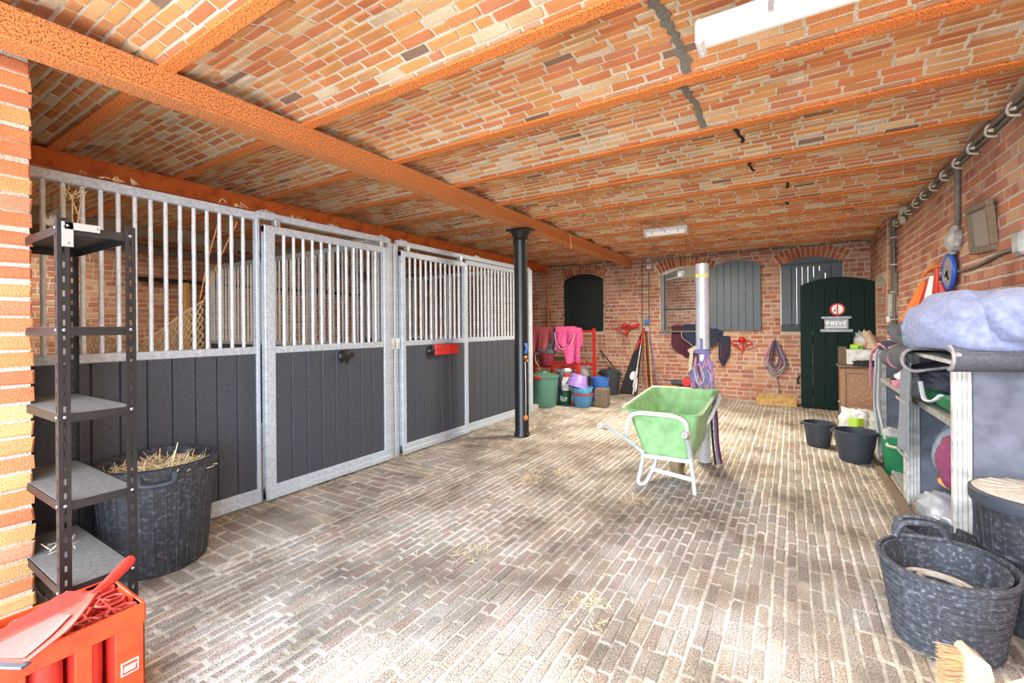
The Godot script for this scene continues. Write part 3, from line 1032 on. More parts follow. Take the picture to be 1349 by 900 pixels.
func build_door() -> void:
	# dark green plank door, standing open
	var d := open_window("door_1")
	d.position = Vector3(0.61, 0, -8.62)
	d.set_meta("label", "dark green arched plank door standing open with a private sign")
	plank_leaf(d, -0.49, 0.49, 0.015, 6, func(x: float) -> float: return 1.955 + arch_y(x, 0.5, 0.12), 0.045, M.dark_green)
	var lg := G.new()
	for y in [0.25, 1.1, 1.8]: lg.at(0, y, -0.02, 0.9, 0.14, 0.03, 0.005)
	put(d, "ledge", lg, M.dark_green)
	var bt := G.new()
	bt.at(0, 0.045, 0.047, 0.97, 0.06, 0.012, 0.003)
	put(d, "bottom_board", bt, M.dark_green)
	var z := 0.052
	var sg := G.new()
	sg.at(-0.02, 1.345, z, 0.3, 0.15, 0.004, 0.0015)
	sg.at(-0.02, 1.445, z, 0.38, 0.035, 0.006, 0.0015)
	sg.at(-0.02, 1.242, z, 0.41, 0.04, 0.006, 0.0015)
	put(d, "sign_plate", sg, M.sign_silver, "silver sign plate reading private in French")
	letters(d.get_node("sign_plate"), "lettering", "PRIVÉ", Vector3(-0.02, 1.365, z + 0.004), 0.075, 0.25, M.sign_white)
	letters(d.get_node("sign_plate"), "small_lettering", "EIGEN TERREIN", Vector3(-0.02, 1.298, z + 0.004), 0.022, 0.25, M.sign_white)
	var rd := G.new()
	var tz := Transform3D(Basis(Vector3(1, 0, 0), PI / 2), Vector3(-0.005, 1.572, z))
	rd.lathe([Vector2(0, -0.002), Vector2(0.095, -0.002), Vector2(0.095, 0.003), Vector2(0, 0.003)], tz, 36)
	put(d, "round_sign", rd, M.sign_red, "round red and white prohibition sign")
	var rs := d.get_node("round_sign")
	var wd := G.new()
	wd.lathe([Vector2(0, 0.003), Vector2(0.072, 0.003), Vector2(0.072, 0.005), Vector2(0, 0.005)], tz, 36)
	put(rs, "white_disc", wd, M.sign_white)
	var bar := G.new()
	bar.at(-0.005, 1.572, z + 0.006, 0.018, 0.15, 0.003)
	put(rs, "red_bar", bar, M.sign_red)
	var ic := G.new()
	ic.at(-0.04, 1.55, z + 0.006, 0.03, 0.02, 0.003)
	ic.at(-0.03, 1.585, z + 0.006, 0.01, 0.03, 0.003)
	put(rs, "figure", ic, M.black_metal)
	var hp := G.new()
	hp.tube([Vector3(-0.5, 0.52, 0.03), Vector3(-0.53, 0.46, 0.03), Vector3(-0.52, 0.38, 0.03)], 0.018, 8)
	put(d, "latch", hp, M.black_metal)

# ---------------------------------------------------------------- beams, columns, stalls
func steel_beam(x: float, m: Material, label: String) -> void:
	var o := thing("steel_beam", label, "beam", Vector3(x, 2.55, 0))
	var g := G.new()
	g.at(0, 0.07, -4.3, 0.118, 0.12, 9.6)
	put(o, "web", g, m)
	var lo := G.new()
	lo.at(0, 0.006, -4.3, 0.142, 0.012, 9.6, 0.003)
	put(o, "lower_flange", lo, m)
	var up := G.new()
	up.at(0, 0.131, -4.3, 0.142, 0.018, 9.6, 0.003)
	put(o, "upper_flange", up, m)

func columns() -> void:
	var o := thing("iron_column", "round black cast iron column holding up the rusty beam", "column", Vector3(-2.83, 0, -4.76))
	var g := G.new()
	g.lathe([Vector2(0, 0), Vector2(0.1, 0), Vector2(0.1, 0.03), Vector2(0.086, 0.05), Vector2(0.082, 2.36), Vector2(0.092, 2.38), Vector2(0.092, 2.41), Vector2(0.084, 2.43), Vector2(0.1, 2.47), Vector2(0.13, 2.52), Vector2(0, 2.52)], Transform3D(), 28)
	put(o, "shaft", g, M.black_paint)
	var c := G.new()
	c.at(0, 2.532, 0, 0.3, 0.024, 0.2, 0.004)
	for s in [-1, 1]: c.at(0.1 * s, 2.49, 0, 0.02, 0.07, 0.03, 0.003)
	put(o, "cap_plate", c, M.black_paint)
	# clip and chain hanging on the column's side
	var k := thing("lead_chain", "blue snap hook on a thin chain hanging beside the black column", "chain", Vector3(-2.74, 0.1, -4.7))
	var b := G.new()
	b.tube(spl([Vector3(0, 1.04, 0), Vector3(0.02, 0.99, 0.0), Vector3(0.005, 0.92, 0)], 5), 0.016, 8)
	put(k, "snap_hook", b, M.blue_clip)
	var cc := G.new()
	cc.ball(Vector3(0.0, 0.87, 0), Vector3(0.022, 0.03, 0.022), 8)
	cc.ball(Vector3(0.02, 0.83, 0), Vector3(0.016, 0.02, 0.016), 8)
	put(k, "brass_link", cc, M.copper)
	var r := G.new()
	r.tube(spl([Vector3(0, 0.82, 0), Vector3(0.01, 0.5, 0.01), Vector3(0, 0.14, 0)], 6), 0.007, 6)
	put(k, "rod", r, M.zinc)
	var e := G.new()
	e.ball(Vector3(0, 0.14, 0), Vector3(0.03, 0.035, 0.03), 8)
	put(k, "rusty_ring", e, M.rust_joist)
	# free standing galvanised pipe
	var p := thing("steel_pipe", "tall galvanised steel pipe standing upright behind the green wheelbarrow", "pipe", Vector3(-0.745, 0, -4.76))
	var pg := G.new()
	pg.lathe([Vector2(0, 0), Vector2(0.063, 0), Vector2(0.063, 1.95), Vector2(0.058, 1.95), Vector2(0.056, 1.7), Vector2(0, 1.7)], Transform3D(), 32)
	put(p, "tube", pg, M.pipe_galv)
	var tg := G.new()
	tg.lathe([Vector2(0.0645, 1.815), Vector2(0.066, 1.815), Vector2(0.066, 1.85), Vector2(0.0645, 1.85)], Transform3D(), 32)
	put(p, "tape_band", tg, M.glow_tape)
	# ropes and halters hung on the pipe
	var h := thing("rope_halter", "purple and pink rope halters tied around the galvanised pipe", "halter", Vector3(-0.745, 0, -4.76))
	var kinds := [M.rope_purple, M.rope_pink, M.rope_grey, M.rope_maroon, M.rope_purple, M.rope_pink]
	for i in 9:
		var g2 := G.new()
		var a0 := rng.randf_range(0.6, 2.4)
		var a1 := a0 + rng.randf_range(-0.9, 0.9)
		var r0 := 0.078
		var y0 := rng.randf_range(0.98, 1.1)
		var y1 := rng.randf_range(0.55, 0.8)
		var pts := []
		for q in [[a0, y0, 0.0], [a0 + 0.35, y0 - 0.1, 0.02], [a1 + 0.5, (y0 + y1) * 0.5, 0.035], [a1 + 0.3, y1 + 0.04, 0.04], [a1, y1, 0.04], [a1 - 0.3, y1 + 0.06, 0.035], [a0 - 0.45, (y0 + y1) * 0.5 + 0.05, 0.03], [a0 - 0.2, y0 - 0.08, 0.015]]:
			pts.push_back(Vector3(cos(q[0]) * (r0 + q[2]), q[1], sin(q[0]) * (r0 + q[2])))
		g2.tube(spl(pts, 5, true), 0.011, 6, false, true)
		put(h, "rope_loop", g2, kinds[i % 6])
	for i in 3:
		var g3 := G.new()
		var a := 0.25 + i * 0.3
		g3.tube(spl([Vector3(cos(a) * 0.1, 0.72, sin(a) * 0.1), Vector3(cos(a) * 0.13, 0.45, sin(a) * 0.13), Vector3(cos(a) * 0.12 + 0.02, 0.2, sin(a) * 0.12), Vector3(cos(a) * 0.14 + 0.03, 0.015, sin(a) * 0.15)], 6), 0.011, 6)
		put(h, "rope_end", g3, [M.rope_maroon, M.rope_purple, M.black_cloth][i])
	var nk := G.new()
	nk.lathe([Vector2(0.064, 1.06), Vector2(0.08, 1.07), Vector2(0.08, 1.1), Vector2(0.064, 1.11)], Transform3D(), 20)
	nk.bar(Vector3(0.0, 1.1, 0.07), Vector3(0.0, 1.22, 0.066), 0.03, 0.006)
	put(h, "strap", nk, M.rope_purple)

const SX := -3.53

# a bay of stall front in the plane x = 0 of its node, running from z = 0 to z = -len
func stall_bay(called: String, label: String, cat: String, x: float, z0: float, z1: float, door: bool, left_post := 0.05, right_post := 0.05, ytop := 2.2, group := "") -> Node3D:
	var o := thing(called, label, cat, Vector3(x, 0, z0), 0.0, group)
	var l := z0 - z1
	var low := 0.015 if door else 0.0
	var g := G.new()
	g.at(0, low + 0.055, -l * 0.5, 0.05, 0.11, l, 0.005)
	g.at(0.012, low + 0.028, -l * 0.5, 0.05, 0.05, l, 0.004)
	put(o, "bottom_rail", g, M.galv)
	var mr := G.new()
	mr.at(0, 1.18, -l * 0.5, 0.05, 0.055, l - 0.02, 0.005)
	put(o, "middle_rail", mr, M.galv)
	var tr := G.new()
	tr.at(0, ytop - 0.03, -l * 0.5, 0.05, 0.06, l, 0.005)
	put(o, "top_rail", tr, M.galv)
	for e in [[-left_post * 0.5, left_post], [-l + right_post * 0.5, right_post]]:
		var p := G.new()
		p.at(0.002, (ytop + low) * 0.5, e[0], 0.054, ytop - low - 0.004, e[1], 0.006)
		put(o, "post", p, M.galv)
	var a := left_post
	var b := l - right_post
	var n := int(round((b - a) / 0.135))
	for k in n:
		var w := (b - a) / n
		var pg := G.new()
		pg.at(0, 0.63, -(a + w * (k + 0.5)), 0.03 + rng.randf_range(0, 0.003), 1.06, w - 0.005, 0.005)
		put(o, "plank", pg, M.stall_plank)
	var nb := int(round((b - a) / 0.083))
	for k in nb - 1:
		var w := (b - a) / nb
		var bg := G.new()
		var zz := -(a + w * (k + 1))
		bg.tube([Vector3(0, 1.19, zz), Vector3(0, ytop - 0.03, zz)], 0.0125, 10, false)
		put(o, "bar", bg, M.galv_bar)
	return o

func roller(o: Node3D, z: float, y: float) -> void:
	var g := G.new()
	g.at(0.0, y + 0.015, z, 0.06, 0.05, 0.03, 0.004)
	g.lathe([Vector2(0, -0.012), Vector2(0.024, -0.012), Vector2(0.024, 0.012), Vector2(0, 0.012)], Transform3D(Basis(Vector3(0, 0, 1), PI / 2), Vector3(0.015, y + 0.03, z)), 14)
	g.tube([Vector3(0.01, y - 0.03, z - 0.03), Vector3(0.01, y + 0.06, z - 0.03)], 0.008, 8)
	put(o, "roller", g, M.zinc)

func track(z0: float, z1: float, label: String) -> void:
	var t := thing("door_track", label, "rail", Vector3(SX + 0.03, 2.2, z0))
	var g := G.new()
	var l := z0 - z1
	g.at(0, 0.03, -l * 0.5, 0.055, 0.055, l, 0.005)
	put(t, "rail", g, M.galv)
	for e in [0.08, l * 0.5, l - 0.1]:
		var c := G.new()
		c.at(0, 0.062, -e, 0.06, 0.012, 0.11, 0.003)
		c.lathe([Vector2(0.012, 0.066), Vector2(0.012, 0.082), Vector2(0, 0.082)], Transform3D(Basis(), Vector3(0, 0, -e)), 8)
		put(t, "bracket", c, M.zinc)

func door_catch(o: Node3D, z: float, y: float) -> void:
	var g := G.new()
	var t := Transform3D(Basis(Vector3(0, 0, 1), -PI / 2), Vector3(0.02, y, z))
	g.lathe([Vector2(0, 0), Vector2(0.058, 0), Vector2(0.06, 0.012), Vector2(0.045, 0.028), Vector2(0.04, 0.05), Vector2(0.022, 0.055), Vector2(0, 0.055)], t, 20)
	g.at(0.05, y + 0.012, z - 0.05, 0.03, 0.04, 0.06, 0.008)
	g.at(0.045, y - 0.05, z + 0.01, 0.02, 0.04, 0.03, 0.005)
	put(o, "catch", g, M.black_metal, "round black plastic door catch")

func stalls() -> void:
	stall_bay("horse_stall_front", "fixed stall front panel of dark planks and bars behind the shelf rack", "stall front", SX, -0.6, -1.93, false, 0.06, 0.03, 2.25)
	var d1 := stall_bay("stall_door", "sliding stall door with a single round black catch on its planks", "stall door", SX + 0.055, -1.935, -3.215, true, 0.085, 0.085, 2.155)
	door_catch(d1, -0.72, 1.09)
	roller(d1, -0.1, 2.165)
	roller(d1, -1.17, 2.165)
	track(-1.9, -3.25, "galvanised rail the nearer sliding stall door hangs from")
	for z in [-3.255, -3.33]:
		var pt := G.new()
		pt.at(0, 1.11, 0, 0.07, 2.22, 0.06, 0.006)
		var o := thing("stall_post", "galvanised post on the %s side of the gap between the two stall fronts" % ("near" if z > -3.3 else "far"), "post", Vector3(SX + 0.01, 0, z))
		put(o, "post_tube", pt, M.galv)
		var c := G.new()
		c.at(0.045, 1.18, 0.0, 0.03, 0.11, 0.05, 0.004)
		put(o, "latch_plate", c, M.white_plastic)
	var d2 := stall_bay("stall_door", "sliding stall door with a bright red feed holder on its top plank edge", "stall door", SX + 0.055, -3.37, -4.5, true, 0.06, 0.07, 2.155)
	door_catch(d2, -0.44, 1.08)
	roller(d2, -0.1, 2.165)
	roller(d2, -1.0, 2.165)
	track(-3.34, -6.15, "galvanised rail over the farther sliding door and panel")
	stall_bay("horse_stall_front", "fixed stall front panel partly hidden behind the black iron column", "stall front", SX, -4.52, -6.02, false, 0.05, 0.05, 2.2)
	var ep := thing("stall_post", "galvanised end post of the stall front just past the black column", "post", Vector3(SX + 0.01, 0, -6.16))
	var eg := G.new()
	eg.at(0, 1.12, 0, 0.08, 2.24, 0.1, 0.006)
	put(ep, "post_tube", eg, M.galv)
	# red holder hung on the door
	var r := thing("feed_holder", "bright red plastic holder hung on the far stall door by two straps", "holder", Vector3(SX + 0.1, 1.03, -3.83))
	var rg := G.new()
	rg.at(0.02, 0.06, -0.2, 0.05, 0.12, 0.42, 0.012)
	put(r, "body", rg, M.red_paint)
	for k in 2:
		var hg := G.new()
		hg.lathe([Vector2(0, 0), Vector2(0.026, 0), Vector2(0.026, 0.006), Vector2(0, 0.006)], Transform3D(Basis(Vector3(0, 0, 1), -PI / 2), Vector3(0.044, 0.075, -0.05 - 0.28 * k)), 16)
		put(r, "socket", hg, M.sign_red)
		var sg := G.new()
		sg.bar(Vector3(-0.02, 0.11, -0.02 - 0.34 * k), Vector3(-0.02, 0.2, -0.02 - 0.34 * k), 0.012, 0.006)
		put(r, "strap", sg, M.rope_purple)
	# partitions between and behind the stalls
	for e in [[-3.29, "barred partition wall between the two horse stalls", 2.27], [-6.1, "barred partition at the far end of the second horse stall", 2.27]]:
		var o := thing("stall_partition", e[1], "stall partition", Vector3(-3.6, 0, e[0]))
		var l := 3.72
		for q in [["top_rail", 2.24, 0.06], ["middle_rail", 1.16, 0.05], ["bottom_rail", 0.06, 0.1]]:
			var g := G.new()
			g.at(-l * 0.5, q[1], 0, l, q[2], 0.045, 0.005)
			put(o, q[0], g, M.galv)
		for px in [0.03, l * 0.34, l * 0.67, l - 0.03]:
			var g := G.new()
			g.at(-px, 1.14, 0, 0.055, 2.2, 0.05, 0.005)
			put(o, "post", g, M.galv)
		for k in 26:
			var g := G.new()
			g.at(-(0.07 + (k + 0.5) * 0.1385), 0.63, 0, 0.133, 1.04, 0.03, 0.004)
			put(o, "plank", g, M.stall_plank)
		for k in 44:
			var g := G.new()
			var x := -(0.03 + (k + 1) * 0.0828)
			g.tube([Vector3(x, 1.17, 0), Vector3(x, 2.22, 0)], 0.0125, 8, false)
			put(o, "bar", g, M.galv_bar)
	# blue twine tied to the partition bars
	var bt := G.new()
	bt.tube(spl([Vector3(0, 0.1, 0), Vector3(0.02, 0.03, 0.01), Vector3(-0.02, -0.02, 0.0), Vector3(0.01, -0.08, 0.01)], 5), 0.009, 6)
	var bo := single("twine_knot", bt, M.rope_teal, "short blue twine knotted on a bar of the stall partition", "twine")
	bo.position = Vector3(-5.0, 1.83, -3.26)

func stall_extras() -> void:
	# jute hay net slung behind the bars of the first stall
	var net := G.new()
	var cols := 26
	var rows := 13
	var pt := func(u: float, w: float) -> Vector3:
		# top edge sags between its two ties
		var z := lerpf(-0.9, -1.66, u)
		var ytop := 1.62 - 0.36 * sin(PI * pow(u, 0.8)) * (1.0 - 0.25 * u) - 0.06 * u
		var y := lerpf(ytop, 0.72, w)
		return Vector3(-3.78 - 0.22 * sin(PI * u) * (0.3 + 0.7 * w) - 0.05 * sin(u * 9.0), y, z)
	for d in 2:
		for i in range(-rows, cols + rows):
			var line := []
			for k in rows + 1:
				var c := i + (k if d == 0 else -k)
				var u := float(c) / cols
				if u < 0.0 or u > 1.0: continue
				line.push_back(pt.call(u, float(k) / rows))
			if line.size() > 1: net.tube(line, 0.0055, 5, false)
	var top := []
	for k in 21: top.push_back(pt.call(k / 20.0, 0.0))
	net.tube(top, 0.008, 6)
	single("hay_net", net, M.jute, "jute hay net slung slack behind the bars of the first stall", "hay net")
	var tw := G.new()
	tw.tube(spl([Vector3(-3.8, 1.56, -1.66), Vector3(-3.7, 1.9, -1.74), Vector3(-3.58, 2.16, -1.8)], 6), 0.005, 5)
	tw.tube(spl([Vector3(-3.8, 1.58, -1.64), Vector3(-3.68, 1.9, -1.65), Vector3(-3.56, 2.2, -1.68)], 6), 0.005, 5)
	tw.ball(Vector3(-3.57, 2.08, -1.67), Vector3(0.012, 0.02, 0.012), 6)
	single("baling_twine", tw, M.twine, "orange baling twine tying the hay net up to the stall bars", "twine")
	var ps := G.new()
	ps.at(-7.25, 1.35, -2.95, 0.1, 1.3, 0.07, 0.01)
	single("wall_post", ps, M.pole_wood, "yellow wooden post on the brick wall inside the first stall", "post")
	var rl := G.new()
	rl.tube([Vector3(-7.3, 2.02, -2.4), Vector3(-7.3, 2.0, -6.0)], 0.03, 8)
	single("wall_pipe", rl, M.black_metal, "dark pipe running along the brick wall inside the stalls", "pipe")
	var ot := G.new()
	ot.tube(spl([Vector3(-2.706, 2.68, -5.93), Vector3(-2.7, 2.6, -5.95), Vector3(-2.702, 2.53, -5.97), Vector3(-2.7, 2.46, -5.98)], 5), 0.008, 6)
	single("twine_end", ot, M.twine, "short orange twine end hanging on the rusty beam beyond the column", "twine")
	# lamps in the stalls
	lamp("strip_light", "white strip light above the first horse stall", Vector3(-6.4, 2.5, -1.45), 0.5, 1.6)
	lamp("strip_light", "white strip light above the second horse stall", Vector3(-5.1, 2.52, -4.16), 0.7, 1.4)
	# straw stems caught on the top rail
	var st := G.new()
	for s in [[-0.86, 0.24, 0.0], [-0.88, 0.3, -0.03], [-0.83, 0.34, 0.02], [-0.9, 0.2, 0.06]]:
		st.col = lin(230, 208, 160)
		st.tube(spl([Vector3(-3.56, 1.75, s[0] - 0.05), Vector3(-3.5, 1.95, s[0]), Vector3(-3.5 + s[2] * 0.5, 2.06 + s[1] * 0.3, s[0] + s[2])], 5), 0.0035, 5)
	for k in 10:
		var a := Vector3(-3.5, 2.1, -0.86) + Vector3(rng.randf_range(-0.02, 0.02), rng.randf_range(-0.02, 0.05), rng.randf_range(-0.04, 0.04))
		st.tube([a, a + Vector3(rng.randf_range(-0.02, 0.02), rng.randf_range(0.0, 0.06), rng.randf_range(-0.05, 0.05))], 0.003, 4)
	single("straw_wisp", st, M.straw, "dry straw stems stuck in the stall bars above the shelf rack", "straw")
	var s2 := G.new()
	for e in [[-0.95, 0.2], [-1.1, 0.12], [-1.72, 0.1], [-2.25, 0.08]]:
		for k in 5:
			var a := Vector3(SX, 2.262, e[0] + rng.randf_range(-e[1], e[1]))
			s2.col = lin(232, 212, 170)
			s2.tube(spl([a, a + Vector3(0.01, rng.randf_range(0.005, 0.04), rng.randf_range(-0.03, 0.03)), a + Vector3(0.02, 0.005, rng.randf_range(-0.05, 0.05))], 3), 0.002, 4)
	var so := single("straw_scraps", s2, M.straw, "straw scraps lying along the top rail of the stall front", "straw")
	so.set_meta("kind", "stuff")
	# straw on the floor, along the stall front and in small heaps
	for e in [["straw_heap", "loose straw swept up at the foot of the gap between stall doors", Vector3(-3.4, 0, -3.3), 0.16, 170, 0.05], ["straw_heap", "flattened straw tuft on the bricks in front of the wheelbarrow's near leg", Vector3(-1.02, 0, -3.4), 0.1, 140, 0.02], ["straw_heap", "straw tuft on the open floor between column and wheelbarrow", Vector3(-1.75, 0, -3.72), 0.1, 120, 0.02], ["straw_heap", "straw tuft on the floor just nearer the camera than the column", Vector3(-1.95, 0, -3.42), 0.1, 110, 0.02], ["straw_heap", "pale straw clump on the sunlit front floor", Vector3(-0.83, 0, -1.98), 0.14, 70, 0.012], ["straw_heap", "dusty straw scrap on the floor left of the open middle", Vector3(-1.6, 0, -2.1), 0.12, 60, 0.015], ["straw_heap", "straw stuck between the brick pier and the shelf rack", Vector3(-2.88, 0.335, -0.65), 0.05, 24, 0.03], ["straw_heap", "golden straw drifted along the pallet edge by the lockers", Vector3(0.62, 0, -4.55), 0.14, 220, 0.02], ["straw_heap", "golden straw scattered on the floor behind the black tubs", Vector3(0.66, 0, -5.1), 0.14, 160, 0.02]]:
		var g := G.new()
		var c: Vector3 = e[2]
		for k in e[4]:
			var a := rng.randf() * TAU
			var r: float = e[3] * sqrt(rng.randf())
			var p := Vector3(cos(a) * r, 0.004 + rng.randf() * e[5], sin(a) * r * (2.4 if c.x > 0.5 else 1.0))
			var d := Vector3(rng.randf_range(-1, 1), rng.randf_range(-0.12, 0.25), rng.randf_range(-1, 1)).normalized() * rng.randf_range(0.015, 0.05)
			g.col = lin(rng.randf_range(215, 242), rng.randf_range(196, 222), rng.randf_range(150, 186))
			var sd := d.cross(Vector3.UP).normalized() * 0.0016
			g.quad(p - sd, p + sd, p + d + sd, p + d - sd)
		var o := single(e[0], g, M.straw, e[1], "straw")
		o.set_meta("kind", "stuff")
		o.position = c
	var ls := G.new()
	for k in 420:
		var p := Vector3(-3.44 + absf(rng.randfn(0, 0.1)), 0.004, rng.randf_range(-6.0, -1.5))
		if rng.randf() < 0.35: p = Vector3(rng.randf_range(-3.2, 0.6), 0.004, rng.randf_range(-6.5, -1.2))
		var d := Vector3(rng.randf_range(-1, 1), rng.randf_range(0, 0.1), rng.randf_range(-1, 1)).normalized() * rng.randf_range(0.02, 0.09)
		ls.col = lin(rng.randf_range(215, 242), rng.randf_range(196, 222), rng.randf_range(150, 186))
		var sd := d.cross(Vector3.UP).normalized() * 0.0016
		ls.quad(p - sd, p + sd, p + d + sd, p + d - sd)
	var lo := single("loose_straw", ls, M.straw, "single straw stalks strewn over the brick floor and along the stalls", "straw")
	lo.set_meta("kind", "stuff")

# strip light along x with its lamp
func lamp(called: String, label: String, c: Vector3, l: float, energy: float) -> void:
	var o := thing(called, label, "light", c)
	var b := G.new()
	b.at(0, 0.03, 0, l, 0.05, 0.11, 0.01)
	put(o, "housing", b, M.white_plastic)
	var d := G.new()
	var prof := PackedVector2Array()
	for k in 11:
		var a := PI + PI * k / 10.0
		prof.push_back(Vector2(cos(a) * 0.058, sin(a) * 0.05))
	d.prism(prof, Transform3D(Basis(Vector3(0, 0, 1), Vector3(0, 1, 0), Vector3(-1, 0, 0)), Vector3(l * 0.5 - 0.03, 0.005, 0)), l - 0.06)
	put(o, "diffuser", d, M.tube_glass if energy > 0.0 else M.white_plastic)
	for s in [-1, 1]:
		var e := G.new()
		e.at(s * (l * 0.5 - 0.015), 0.0, 0, 0.035, 0.11, 0.125, 0.012)
		put(o, "end_cap", e, M.white_plastic)
	for s in [-0.3, 0.0, 0.3]:
		var e := G.new()
		for q in [-1, 1]: e.at(s * l, 0.0, q * 0.06, 0.02, 0.045, 0.008, 0.002)
		put(o, "clip", e, M.zinc)
	var hgr := G.new()
	for q in [-0.35, 0.35]: hgr.tube([Vector3(q * l, 0.05, 0), Vector3(q * l, 2.765 - c.y, 0)], 0.006, 6)
	put(o, "hanger", hgr, M.zinc)
	if energy > 0:
		var a := AreaLight3D.new()
		a.name = called + "_glow"
		add_child(a, true)
		a.position = c + Vector3(0, -0.055, 0)
		a.rotation.x = -PI / 2
		a.area_size = Vector2(l - 0.08, 0.1)
		a.light_color = Color(1.0, 0.97, 0.9)
		a.light_energy = energy
		a.area_normalize_energy = true
		a.area_range = 20.0
		a.shadow_enabled = true

# ---------------------------------------------------------------- shapes shared by several things
func rrect(cx: float, cz: float, hx: float, hz: float, r: float, y: float, per := 5, dy := 0.0) -> Array:
	var out := []
	for q in 4:
		var sx: float = [1, -1, -1, 1][q]
		var sz: float = [1, 1, -1, -1][q]
		for k in per:
			var a := PI / 2 * q + PI / 2 * k / (per - 1)
			var z := cz + sz * (hz - r) + sin(a) * r
			out.push_back(Vector3(cx + sx * (hx - r) + cos(a) * r, y + dy * (z - cz), z))
	out.push_back(out[0])
	return out

# hollow tub: outer and inner wall, rim, floor. sx, sz squash it to an oval
func tub(g: G, r0: float, r1: float, h: float, rim := 0.012, t := Transform3D(), sx := 1.0, sz := 1.0, wall := 0.006, ribs := 0) -> void:
	var prof := [Vector2(0, 0), Vector2(r0 - 0.01, 0), Vector2(r0, 0.01)]
	if ribs > 0:
		for k in ribs:
			var f0 := (k + 0.3) / (ribs + 1.0)
			var f1 := (k + 0.65) / (ribs + 1.0)
			prof.append_array([Vector2(lerpf(r0, r1, f0), h * f0), Vector2(lerpf(r0, r1, f0) + 0.004, h * (f0 + 0.004)), Vector2(lerpf(r0, r1, f1) + 0.004, h * f1), Vector2(lerpf(r0, r1, f1), h * (f1 + 0.004))])
	prof.append_array([Vector2(r1, h - rim * 1.4), Vector2(r1 + rim * 0.8, h - rim * 1.2), Vector2(r1 + rim, h - rim * 0.4), Vector2(r1 + rim * 0.5, h), Vector2(r1 - wall, h), Vector2(r1 - wall, h - 0.02), Vector2(r0 - wall, 0.012), Vector2(0, 0.012)])
	g.lathe(prof, t, 44, sx, sz)

func handle(g: G, c: Vector3, along: Vector3, up: Vector3, w: float, h: float, r: float) -> void:
	g.tube(spl([c - along * w, c - along * w * 0.8 + up * h * 0.75, c - along * w * 0.5 + up * h, c + along * w * 0.5 + up * h, c + along * w * 0.8 + up * h * 0.75, c + along * w], 5), r, 8)

# lump of cloth: a ball pushed about by noise
func lump(g: G, c: Vector3, r: Vector3, sd: int, amp := 0.18, freq := 2.0, segs := 30, flat_bottom := 0.6) -> void:
	var f := FastNoiseLite.new()
	f.seed = sd
	f.frequency = freq * 0.3
	f.fractal_octaves = 2
	var rows := []
	for i in segs / 2 + 1:
		var la := PI / 2 - PI * i / (segs / 2)
		var row := []
		for k in segs + 1:
			var lo := TAU * k / segs
			var d := Vector3(cos(la) * cos(lo), sin(la), -cos(la) * sin(lo))
			var e := Vector3(signf(d.x) * pow(absf(d.x), 0.75), signf(d.y) * pow(absf(d.y), 0.8), signf(d.z) * pow(absf(d.z), 0.75))
			var nn := 1.0 + amp * f.get_noise_3d(d.x * 3.0, d.y * 3.0, d.z * 3.0) + amp * 0.3 * absf(f.get_noise_3d(d.x * 9.0 + 5.0, d.y * 6.0, d.z * 9.0))
			var p := e * nn * r
			if p.y < -r.y * flat_bottom: p.y = -r.y * flat_bottom
			row.push_back(c + p)
		rows.push_back(row)
	g.sheet(rows)

# cloth draped over a bar along x: front and back fall, with waves. len_f/len_b give the drop at u
func drape(g: G, a: Vector3, b: Vector3, out: Vector3, rad: float, len_f: Callable, len_b: float, sd: int, amp := 0.02, thick := 0.004) -> void:
	var rows := []
	var n := 22
	for i in n + 1:
		var u := float(i) / n
		var base := a.lerp(b, u)
		var row := []
		var lf: float = len_f.call(u)
		for k in 7:
			var w := 1.0 - k / 6.0
			row.push_back(base - out * (rad + amp * 0.5 * w) + Vector3.DOWN * len_b * w)
		for k in range(1, 6):
			var t := PI - PI * k / 6.0
			row.push_back(base + out * cos(t) * rad + Vector3.UP * sin(t) * rad * 0.8)
		for k in 10:
			var w := k / 9.0
			row.push_back(base + out * (rad + amp * w * (0.6 + sin(u * 11.0 + sd) + 0.5 * sin(u * 23.0 + sd * 2.0 + w * 2.0))) + Vector3.DOWN * lf * w)
		rows.push_back(row)
	g.sheet(rows, thick)

# ---------------------------------------------------------------- front left
func slotted_leg(g: G, c: Vector3, sx: float, sz: float, h: float) -> void:
	for fl in 2:
		var dx := Vector3(sx, 0, 0) if fl == 0 else Vector3(0, 0, sz)
		var nrm := Vector3(0, 0, 1) if fl == 0 else Vector3(1, 0, 0)
		var strip := func(off: float, y0: float, y1: float, w: float) -> void:
			var p: Vector3 = c + dx * off
			var s := Vector3(w, y1 - y0, 0.002) if fl == 0 else Vector3(0.002, y1 - y0, w)
			g.box(Transform3D(Basis(), Vector3(p.x, (y0 + y1) * 0.5, p.z)), s)
		strip.call(0.007, 0.0, h, 0.014)
		strip.call(0.029, 0.0, h, 0.014)
		var y := 0.0
		while y < h - 0.03:
			strip.call(0.018, y, y + 0.034, 0.01)
			y += 0.058
		strip.call(0.018, h - 0.03, h, 0.01)

